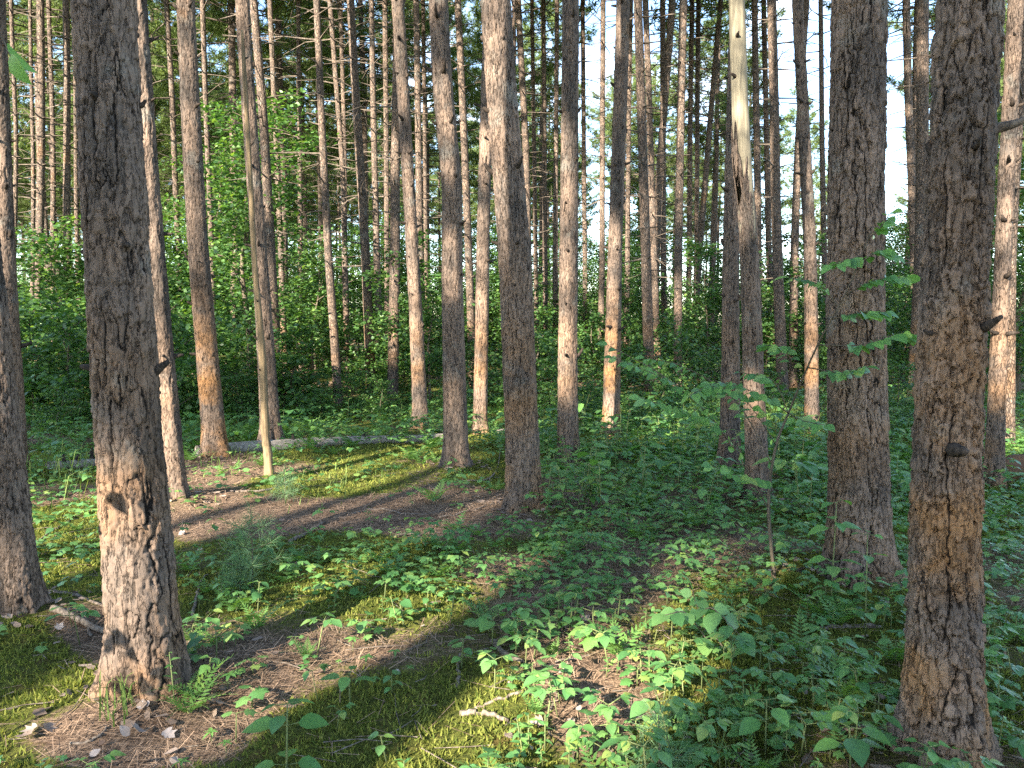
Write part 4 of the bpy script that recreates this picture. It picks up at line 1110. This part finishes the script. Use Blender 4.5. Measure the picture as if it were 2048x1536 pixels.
# single larger plants of the foreground
def tiered(tiers, r, mats=('leaf_c', 'leaf_b'), shape='round', npair=2, droop=(-.3, .05)):
    S, L = [], []; hs = [t[0] for t in tiers]; lean = r.normal(size=2) * .06
    at = lambda h: np.array([lean[0] * h, lean[1] * h, h])
    S.append(([at(-.02), at(max(hs) * .5), at(max(hs))], [.004, .0032, .0022]))
    for h, s, a0 in tiers:
        for q in range(npair):
            a = a0 + q * 2 * math.pi / npair; d = np.array([math.cos(a), math.sin(a), r.uniform(.05, .3)]); e = at(h) + d * .035; S.append(([at(h), e], [.0018, .0014]))
            L.append((basis(e, np.array([d[0], d[1], r.uniform(*droop)]), jn(r, .15), s * r.uniform(.62, .92)), shape, mats[int(r.integers(0, len(mats)))]))
    return S, L
r_k = np.random.default_rng(23)
for px, py, tiers, lab, sh_, npair in [
    (572, 1590, [(.10, .12, .2), (.10, .11, 1.8), (.23, .125, .1), (.27, .10, 1.4), (.30, .06, .3)], 'bright large-leaved seedling with paired leaves standing before the stout flaky pine', 'round', 2),
    (700, 1420, [(.10, .10, .0), (.12, .08, 1.5)], 'bright seedling with wide flat leaves in the sunlit moss', 'ovate', 2),
    (985, 1305, [(.10, .13, -.3), (.13, .12, 1.2), (.14, .08, .6)], 'pale green cluster of drooping broad leaves amid dark ground plants', 'round', 2),
    (730, 1290, [(.08, .10, .1), (.10, .10, 1.5)], 'broad-leaved seedling catching the light between moss and dark herbs', 'round', 2),
    (1660, 1245, [(.12, .11, .2), (.26, .14, 1.2), (.28, .13, 2.7), (.45, .13, .1), (.48, .11, 1.5), (.58, .09, .5)], 'tall bright seedling with large pointed leaves at the foot of the furrowed pine', 'ovate', 2),
    (1730, 1290, [(.15, .09, .4), (.30, .09, 1.7), (.42, .08, .2), (.52, .06, 1.1)], 'tall slender seedling with small pointed leaves beside the furrowed pine foot', 'ovate', 3),
    (1700, 1575, [(.10, .12, .1), (.14, .14, 1.4), (.16, .11, 2.4)], 'broad-leaved seedling in front of the rusty scaly pine', 'ovate', 2),
    (1530, 1525, [(.13, .12, .5), (.18, .12, 1.9), (.2, .08, .1)], 'broad-leaved seedling among crowded herbs before the rusty scaly pine', 'ovate', 2),
    (1840, 1640, [(.10, .075, .2), (.14, .08, 1.7), (.18, .07, .8), (.20, .06, 2.3)], 'seedling with small round leaves at the foot of the rusty scaly pine', 'round', 3),
    (1350, 1400, [(.06, .10, .5), (.08, .09, 2.0)], 'low seedling with pale lobed leaves on bare brown needles', 'maple', 2),
    (1190, 1310, [(.07, .10, .0), (.09, .10, 1.2)], 'dark flat-leaved seedling beside a bent fallen twig', 'maple', 3)]:
    g = on_ground(px, py); plant_object('broadleaf_seedling', tiered(tiers, r_k, ('leaf_c', 'leaf_b', 'leaf_c'), sh_, npair), lab, 'seedling', (g[0], g[1], float(terrain(g[0], g[1]))))
def drooping():
    g = on_ground(1470, 1330); S, L = [], []
    def W(px, py, dy=0.): return at_depth(px, py, g[1] + dy) - g
    leafy_branch(S, L, [W(1470,1330), W(1400,1260), W(1420,1215,-.1), W(1480,1270,-.25)], r_k, 11, .095, ('leaf_b',), 'round')
    leafy_branch(S, L, [W(1400,1260), W(1370,1225,-.1), W(1330,1230,-.2)], r_k, 6, .08, ('leaf_b',), 'round')
    leafy_branch(S, L, [W(1470,1330), W(1400,1225,.1), W(1385,1180,.1)], r_k, 7, .08, ('leaf_b',), 'round')
    plant_object('drooping_sapling', (S, L), 'small sapling bowed over with drooping dark glossy leaves', 'sapling', g, 0, None, 'stem')
drooping()
for px, py, lab, sc in [(385, 1415, 'bright green fern sprouting against the stout flaky pine foot', .5), (870, 1010, 'broad green fern on the bare needle path', .8), (2010, 955, 'green fern beside the brown earth mound', .9), (705, 900, 'fern leaning over the fallen log', .7), (780, 815, 'yellow-green fern at the thicket edge', 1.2)]:
    g = on_ground(px, py); o = plant_object('fern', plant('fern', r_k, sc), lab, 'fern', (g[0], g[1], float(terrain(g[0], g[1]))))

# young white pines
def pine_seedling(px, py, h, nwh, lab, nl=.085):
    g = on_ground(px, py); r = r_k
    root = thing('pine_seedling', lab, 'seedling', (g[0], g[1], float(terrain(g[0], g[1])))); mw, mb = MB(), MB(); C, D = [], []
    tube(mw, [(0, 0, -.02), (.005, 0, h * .5), (0, .004, h)], [.005, .004, .002], 5)
    C += [np.array([0, 0, h * t]) for t in np.linspace(.75, 1, 8)]; D += [np.array([0, 0, 1.])] * 8
    for w in range(nwh):
        z = h * (.25 + .7 * w / nwh)
        for q in range(5):
            a = q * 1.257 + w; l = h * .32 * (1.1 - .6 * w / nwh); d = np.array([math.cos(a), math.sin(a), .45]); p = np.array([0, 0, z])
            tube(mw, [p, p + d * l], [.0025, .0015], 4, False)
            for t in np.linspace(.45, 1, 7): C.append(p + d * l * t); D.append(d)
    tufts(mb, np.array(C), np.array(D), nl, .0026, 8, r)
    link('stem', mw.mesh('stem', M['stem']), root); tag(link('needles', mb.mesh('needles', M['soft_needles'], False), root), kind='stuff')
pine_seedling(1315, 1575, .22, 1, 'blue-green soft-needled pine seedling in the moss beside bare brown needles', .10)
pine_seedling(505, 1185, .46, 3, 'tall wispy pine seedling on the mossy ground beyond the stout flaky pine')
pine_seedling(570, 1015, .28, 2, 'small soft pine seedling on the needle path')
pine_seedling(480, 1190, .22, 2, 'small pine seedling beside a curved grey stick')

# ------------------------------------------------------------------ dead wood on the ground
def path_obj(name, pix, rad, mat, label, cat, group=None, lift=None, sides=8, wob=.004):
    P = np.array([on_ground(px, py) for px, py in pix]); P[:, 2] = terrain(P[:, 0], P[:, 1]) + (np.array(lift) if lift is not None else 0) + np.max(rad) * .7
    c = bend(P, 6); o0 = c[0].copy(); c = c - o0; n = len(c)
    c = c + r_k.normal(size=c.shape) * wob
    mb = MB(); tube(mb, c, np.interp(np.linspace(0, 1, n), np.linspace(0, 1, len(np.atleast_1d(rad))), np.atleast_1d(rad)), sides)
    o = link(name, mb.mesh(name, M[mat]), None, o0); tag(o, label, cat, group); return o, c
def log(pix, rads, label):
    P = np.array([on_ground(*p) for p in pix]); P[:, 2] = terrain(P[:, 0], P[:, 1]) + np.array(rads) * .6
    c = bend(P, 22); n = len(c); rr = np.interp(np.linspace(0, 1, n), np.linspace(0, 1, len(rads)), rads); th = np.arange(18) / 18 * 6.2832
    root = thing('fallen_log', label, 'log', c[0]); tan = nrm(np.gradient(c, axis=0)); a = nrm(np.cross(tan, UP)); b2 = np.cross(a, tan)
    ll = np.linspace(0, 6, n)[:, None]; h = fbm(np.broadcast_to(th[None] * 1.2, (n, 18)), np.broadcast_to(ll * 4, (n, 18)), 71, 4)
    R = rr[:, None] * (.86 + .32 * h)
    v = c[:, None] - c[0] + R[..., None] * (a[:, None] * np.cos(th)[None, :, None] + b2[:, None] * np.sin(th)[None, :, None])
    i = np.arange(n - 1)[:, None] * 18; j = np.arange(18)[None]; mb = MB(); mb.add(v, [[0, q, q + 1] for q in range(1, 17)] + [[(n - 1) * 18, (n - 1) * 18 + q + 1, (n - 1) * 18 + q] for q in range(1, 17)], np.stack([i + j, i + (j + 1) % 18, i + 18 + (j + 1) % 18, i + 18 + j], -1).reshape(-1, 4))
    link('log_stem', mb.mesh('log_stem', M['log']), root)
    for q in (.3, .55, .8):
        k = int(q * n); o = link('branch_stub', STUBS[int(q * 5)], root, c[k] - c[0] + b2[k] * rr[k] * .9); o.rotation_euler = (0, -1.2, q * 5); o.scale = (1.5,) * 3
log([(395, 925), (560, 905), (700, 893), (860, 880), (1012, 869)], [.075, .07, .062, .055, .045], 'weathered grey fallen log lying across the mossy clearing')
log([(95, 952), (150, 944), (205, 934)], [.05, .05, .045], 'short grey log lying in the shade between two leaning trunks and the thicket')
log([(60, 1000), (0, 1008), (-60, 1012)], [.03, .03, .025], 'thin grey log half hidden behind the slim leaning pine')
# slim dead pole close in front of the dark pine
g = on_ground(539, 953); root = thing('dead_pole', 'slim pale barkless dead pole standing close against a dark pine', 'pole', g)
PP = [(539, 958, 21), (535, 900, 18), (531, 870, 17), (526, 740, 15), (519, 640, 13), (509, 525, 11), (503, 400, 10), (497, 290, 9), (489, 150, 8), (484, 60, 5)]
P = np.array([at_depth(x, y, g[1]) for x, y, w in PP]) - g; c = bend(P, 6)
rr = np.interp(np.linspace(0, 1, len(c)), np.linspace(0, 1, len(PP)), [.5 * w / FPX * g[1] for x, y, w in PP]) * (1 + .05 * r_k.normal(size=len(c)))
mb = MB(); tube(mb, c, rr, 14); link('pole_stem', mb.mesh('pole_stem', M['rot']), root)
for q in range(6):
    k = 10 + q * 8; o = link('branch_stub', STUBS[q], root, c[k] + np.array([math.cos(-2.6 + q * .6), math.sin(-2.6 + q * .6), 0]) * rr[k] * .9); o.rotation_euler = (0, -.3, -2.6 + q * .6); o.scale = (.6,) * 3
for i_, (pix, rad, lab) in enumerate([
    ([(385, 1245), (392, 1200), (402, 1165), (415, 1150)], [.010, .007, .004], 'curved grey stick rising beside the stout flaky pine'),
    ([(110, 1205), (160, 1213), (215, 1225)], [.012, .010, .006], 'pale stick lying between the slim leaning pine and the stout pine'),
    ([(105, 1245), (150, 1250), (210, 1268)], [.020, .017, .014], 'short thick broken branch with yellowish wood between the two left pines'),
    ([(165, 1240), (178, 1262), (183, 1275)], [.009, .007], 'short forked stick lying on a thick broken branch'),
    ([(580, 1090), (620, 1072), (650, 1050)], [.016, .012, .008], 'grey branch lying in the moss beyond the wispy pine seedling'),
    ([(915, 1395), (918, 1360), (922, 1335), (975, 1315)], [.008, .006, .005], 'thin bent twig in the sunlit moss'),
    ([(950, 1435), (1020, 1420), (1090, 1408), (1120, 1400)], [.006, .007, .008], 'straight whitish twig crossing dark moss'),
    ([(1015, 1395), (1060, 1370), (1100, 1385), (1115, 1410), (1100, 1440)], [.004, .005, .005], 'hooked dark twig looping over the moss'),
    ([(925, 1448), (970, 1452), (1015, 1462)], [.012, .010, .008], 'short mossy broken stick at the sunlit moss edge'),
    ([(985, 1300), (1010, 1325), (1045, 1342)], [.014, .012, .009], 'dark bark-covered stick beneath broad leaves'),
    ([(1110, 1345), (1180, 1325), (1260, 1270)], [.006, .005, .004], 'long thin pale twig among dark leaves'),
    ([(850, 1225), (890, 1215), (925, 1205)], [.006, .006, .004], 'pale curved twig under dark herbs'),
    ([(790, 1085), (830, 1078), (850, 1100)], [.012, .01, .008], 'sunlit pale broken branch on the edge of the needle path'),
    ([(700, 1035), (760, 1025), (830, 1040), (930, 1020)], [.008, .007, .005], 'long thin branch lying along the needle path'),
    ([(470, 990), (540, 985), (590, 960)], [.012, .010, .006], 'dark branch lying behind the needle path'),
    ([(880, 1045), (960, 1030), (1005, 1010)], [.008, .006, .005], 'twig lying at the leaning pine foot'),
    ([(140, 1500), (190, 1490), (215, 1470)], [.006, .005, .004], 'pale straight twig on brown needles before the stout pine'),
    ([(1640, 1275), (1700, 1268), (1760, 1262)], [.012, .012, .010], 'mossy stick hidden under herbs before the furrowed pine'),
    ([(1820, 1490), (1740, 1495), (1640, 1490)], [.010, .009, .006], 'brown stick lying on needles beside the rusty scaly pine'),
    ([(95, 1115), (60, 1100), (205, 1005)], [.006, .005, .004], 'thin sunlit stick in the bright moss'),
    ([(920, 970), (985, 960), (1000, 905)], [.010, .008, .005], 'dark branch propped on the ground behind the leaning pine')]):
    path_obj('fallen_stick', pix, np.array(rad), 'stick', lab, 'stick', 'sticks on the forest floor', None, 6)
# the broken limb on the rusty scaly pine, and its stub
T = TREES['k']
root = [o for o in COL.objects if o.get('label') == LAB['k']][0]
b = T['base']; p0 = at_depth(1985, 258, T['d'] - .02) - [b[0], b[1], 0]; p1 = at_depth(2075, 228, T['d'] - .06) - [b[0], b[1], 0]
mb = MB(); tube(mb, bend([p0, (p0 + p1) / 2 + [0, 0, -.006], p1], 4), np.linspace(.018, .007, 9), 8); link('dead_limb', mb.mesh('dead_limb', M['twig']), root)
p0 = at_depth(1925, 905, T['d'] - .125) - [b[0], b[1], 0]; mb = MB(); tube(mb, bend([p0 + [0, .05, 0], p0 + [.0, -.004, .004], p0 + [.012, -.014, .008]], 4), np.array([.024, .022, .02, .017, .015, .013, .010, .007, .003]), 7); link('broken_branch', mb.mesh('broken_branch', M['knot']), root)

def lump(name, px, py, rx, ry, rz_, mat, label, cat, seed):
    g = on_ground(px, py); n, m_ = 28, 14; th = np.arange(n) / n * 6.2832; ph = np.linspace(0, math.pi / 2, m_)
    T_, P_ = np.meshgrid(th, ph); h = .75 + .5 * fbm(T_ * 1.3 + 3, P_ * 3, seed, 3); h = h * (1 - .0) 
    h = h * .5 + .5 * (h[:, ::-1]); V = np.stack([np.cos(T_) * np.cos(P_) * rx * h, np.sin(T_) * np.cos(P_) * ry * h, np.sin(P_) * rz_ * h - .02], -1)
    i = np.arange(m_ - 1)[:, None] * n; j = np.arange(n)[None]; mb = MB(); mb.add(V, None, np.stack([i + j, i + (j + 1) % n, i + n + (j + 1) % n, i + n + j], -1).reshape(-1, 4))
    root = thing(name, label, cat, (g[0], g[1], float(terrain(g[0], g[1])))); link('mound_body', mb.mesh('mound_body', M[mat]), root)
    vv = V.reshape(-1, 3)[: n * (m_ - 1)]; return root, vv
root, vv = lump('moss_cushion', 1590, 1195, .085, .08, .085, 'moss', 'small rounded bright moss cushion at the sapling foot', 'moss', 3)
mb = MB(); C = np.repeat(vv, 8, 0) + r_k.normal(size=(len(vv) * 8, 3)) * .006; tufts(mb, C, nrm(C + [0, 0, .03]), .018, .004, 3, r_k); tag(link('moss_tips', mb.mesh('moss_tips', M['moss'], False), root), kind='stuff')
root, vv = lump('earth_mound', 2050, 955, .38, .35, .26, 'soil', 'brown earth mound of an upturned root beside the slender mossy pine', 'mound', 5)

# dead leaves and bark flakes
def dead_mesh(seed):
    r = np.random.default_rng(seed); v, f3, f4 = LEAF['maple' if seed % 2 else 'round']; v = v.copy()
    v[:, 2] = .35 * (v[:, 0] ** 2) * r.uniform(.6, 2.2) + .3 * (v[:, 1] - .5) ** 2 * r.uniform(-.5, 1.8) + r.normal(size=len(v)) * .035; mb = MB(); mb.add(v, f3, f4); return mb.mesh('dead_leaf', M['dead'], True)
DEAD = [dead_mesh(s) for s in range(8)]
spots = [(868, 1440), (1062, 1470), (1085, 1475), (1155, 1450), (1150, 1470), (45, 1490), (75, 1475), (95, 1470), (210, 1500), (260, 1490), (280, 1480), (330, 1480), (1065, 1525), (1015, 1500), (1380, 1500), (1370, 1475), (790, 1360), (12, 1265), (115, 1275), (1170, 1250), (1500, 1540), (1490, 1510), (1560, 1525), (300, 1440), (400, 1345), (180, 1530), (1610, 1405), (1030, 1255), (640, 1365), (600, 1150)]
ex, ey = scatter(9000, 1.8, 6.5, lambda x, y: 2.6 + 0 * x, r_k)
spots_w = [on_ground(*s)[:2] for s in spots] + list(zip(ex, ey))
for x, y in spots_w[:150]:
    o = link('dead_leaf', DEAD[int(r_k.integers(0, 8))], None, (x, y, float(terrain(x, y)) + .022)); s = float(r_k.uniform(.025, .056)); o.scale = (s, s, s)
    o.rotation_euler = (float(r_k.normal() * .35), float(r_k.normal() * .35), float(r_k.uniform(0, 6.28))); tag(o, 'pale curled dead leaf ' + by_foot(x, y), 'dead leaf', 'dead leaves on the forest floor')

# fine litter: bark flakes round the trunks and small broken twigs
def flakes():
    mb = MB()
    for k, T in TREES.items():
        if T['d'] > 9: continue
        b = T['base']; n = int(60 * T['R'][0] / .12)
        a = r_k.uniform(0, 6.283, n); q = T['R'][0] * 1.15 + np.abs(r_k.normal(size=n)) * .22
        x, y = b[0] + np.cos(a) * q, b[1] + np.sin(a) * q; z = terrain(x, y) + r_k.uniform(.008, .02, n)
        for i in range(n):
            w, l = r_k.uniform(.008, .02), r_k.uniform(.012, .035); m = basis(np.array([x[i], y[i], z[i]]), np.append(r_k.normal(size=2), 0), jn(r_k, .4), 1.0)
            v = np.array([(-w, -l, 0), (w * .7, -l * .8, .002), (w, l * .5, 0), (.1 * w, l, .004), (-w * .8, l * .6, .002)])
            mb.add(v @ m[:3, :3].T + m[:3, 3], [[0, 1, 2], [0, 2, 3], [0, 3, 4]])
    tag(link('bark_flakes', mb.mesh('bark_flakes', M['flake'], False)), 'small shed bark flakes lying round the pine feet', 'bark flakes', kind='stuff')
    mb = MB(); x, y = scatter(20000, 1.7, 8, lambda x, y: 60 / y, r_k); z = terrain(x, y) + r_k.uniform(.006, .02, len(x))
    for i in range(len(x)):
        a, l = r_k.uniform(0, 6.28), r_k.uniform(.03, .14); p = np.array([x[i], y[i], z[i]]); d = np.array([math.cos(a), math.sin(a), r_k.normal() * .1]) * l
        tube(mb, [p - d, p + r_k.normal(size=3) * [.01, .01, .004], p + d], [.0028, .0024, .0014], 3, False)
    tag(link('twig_litter', mb.mesh('twig_litter', M['stick'], True)), 'thin broken twigs strewn over the forest floor', 'twigs', kind='stuff')
flakes()
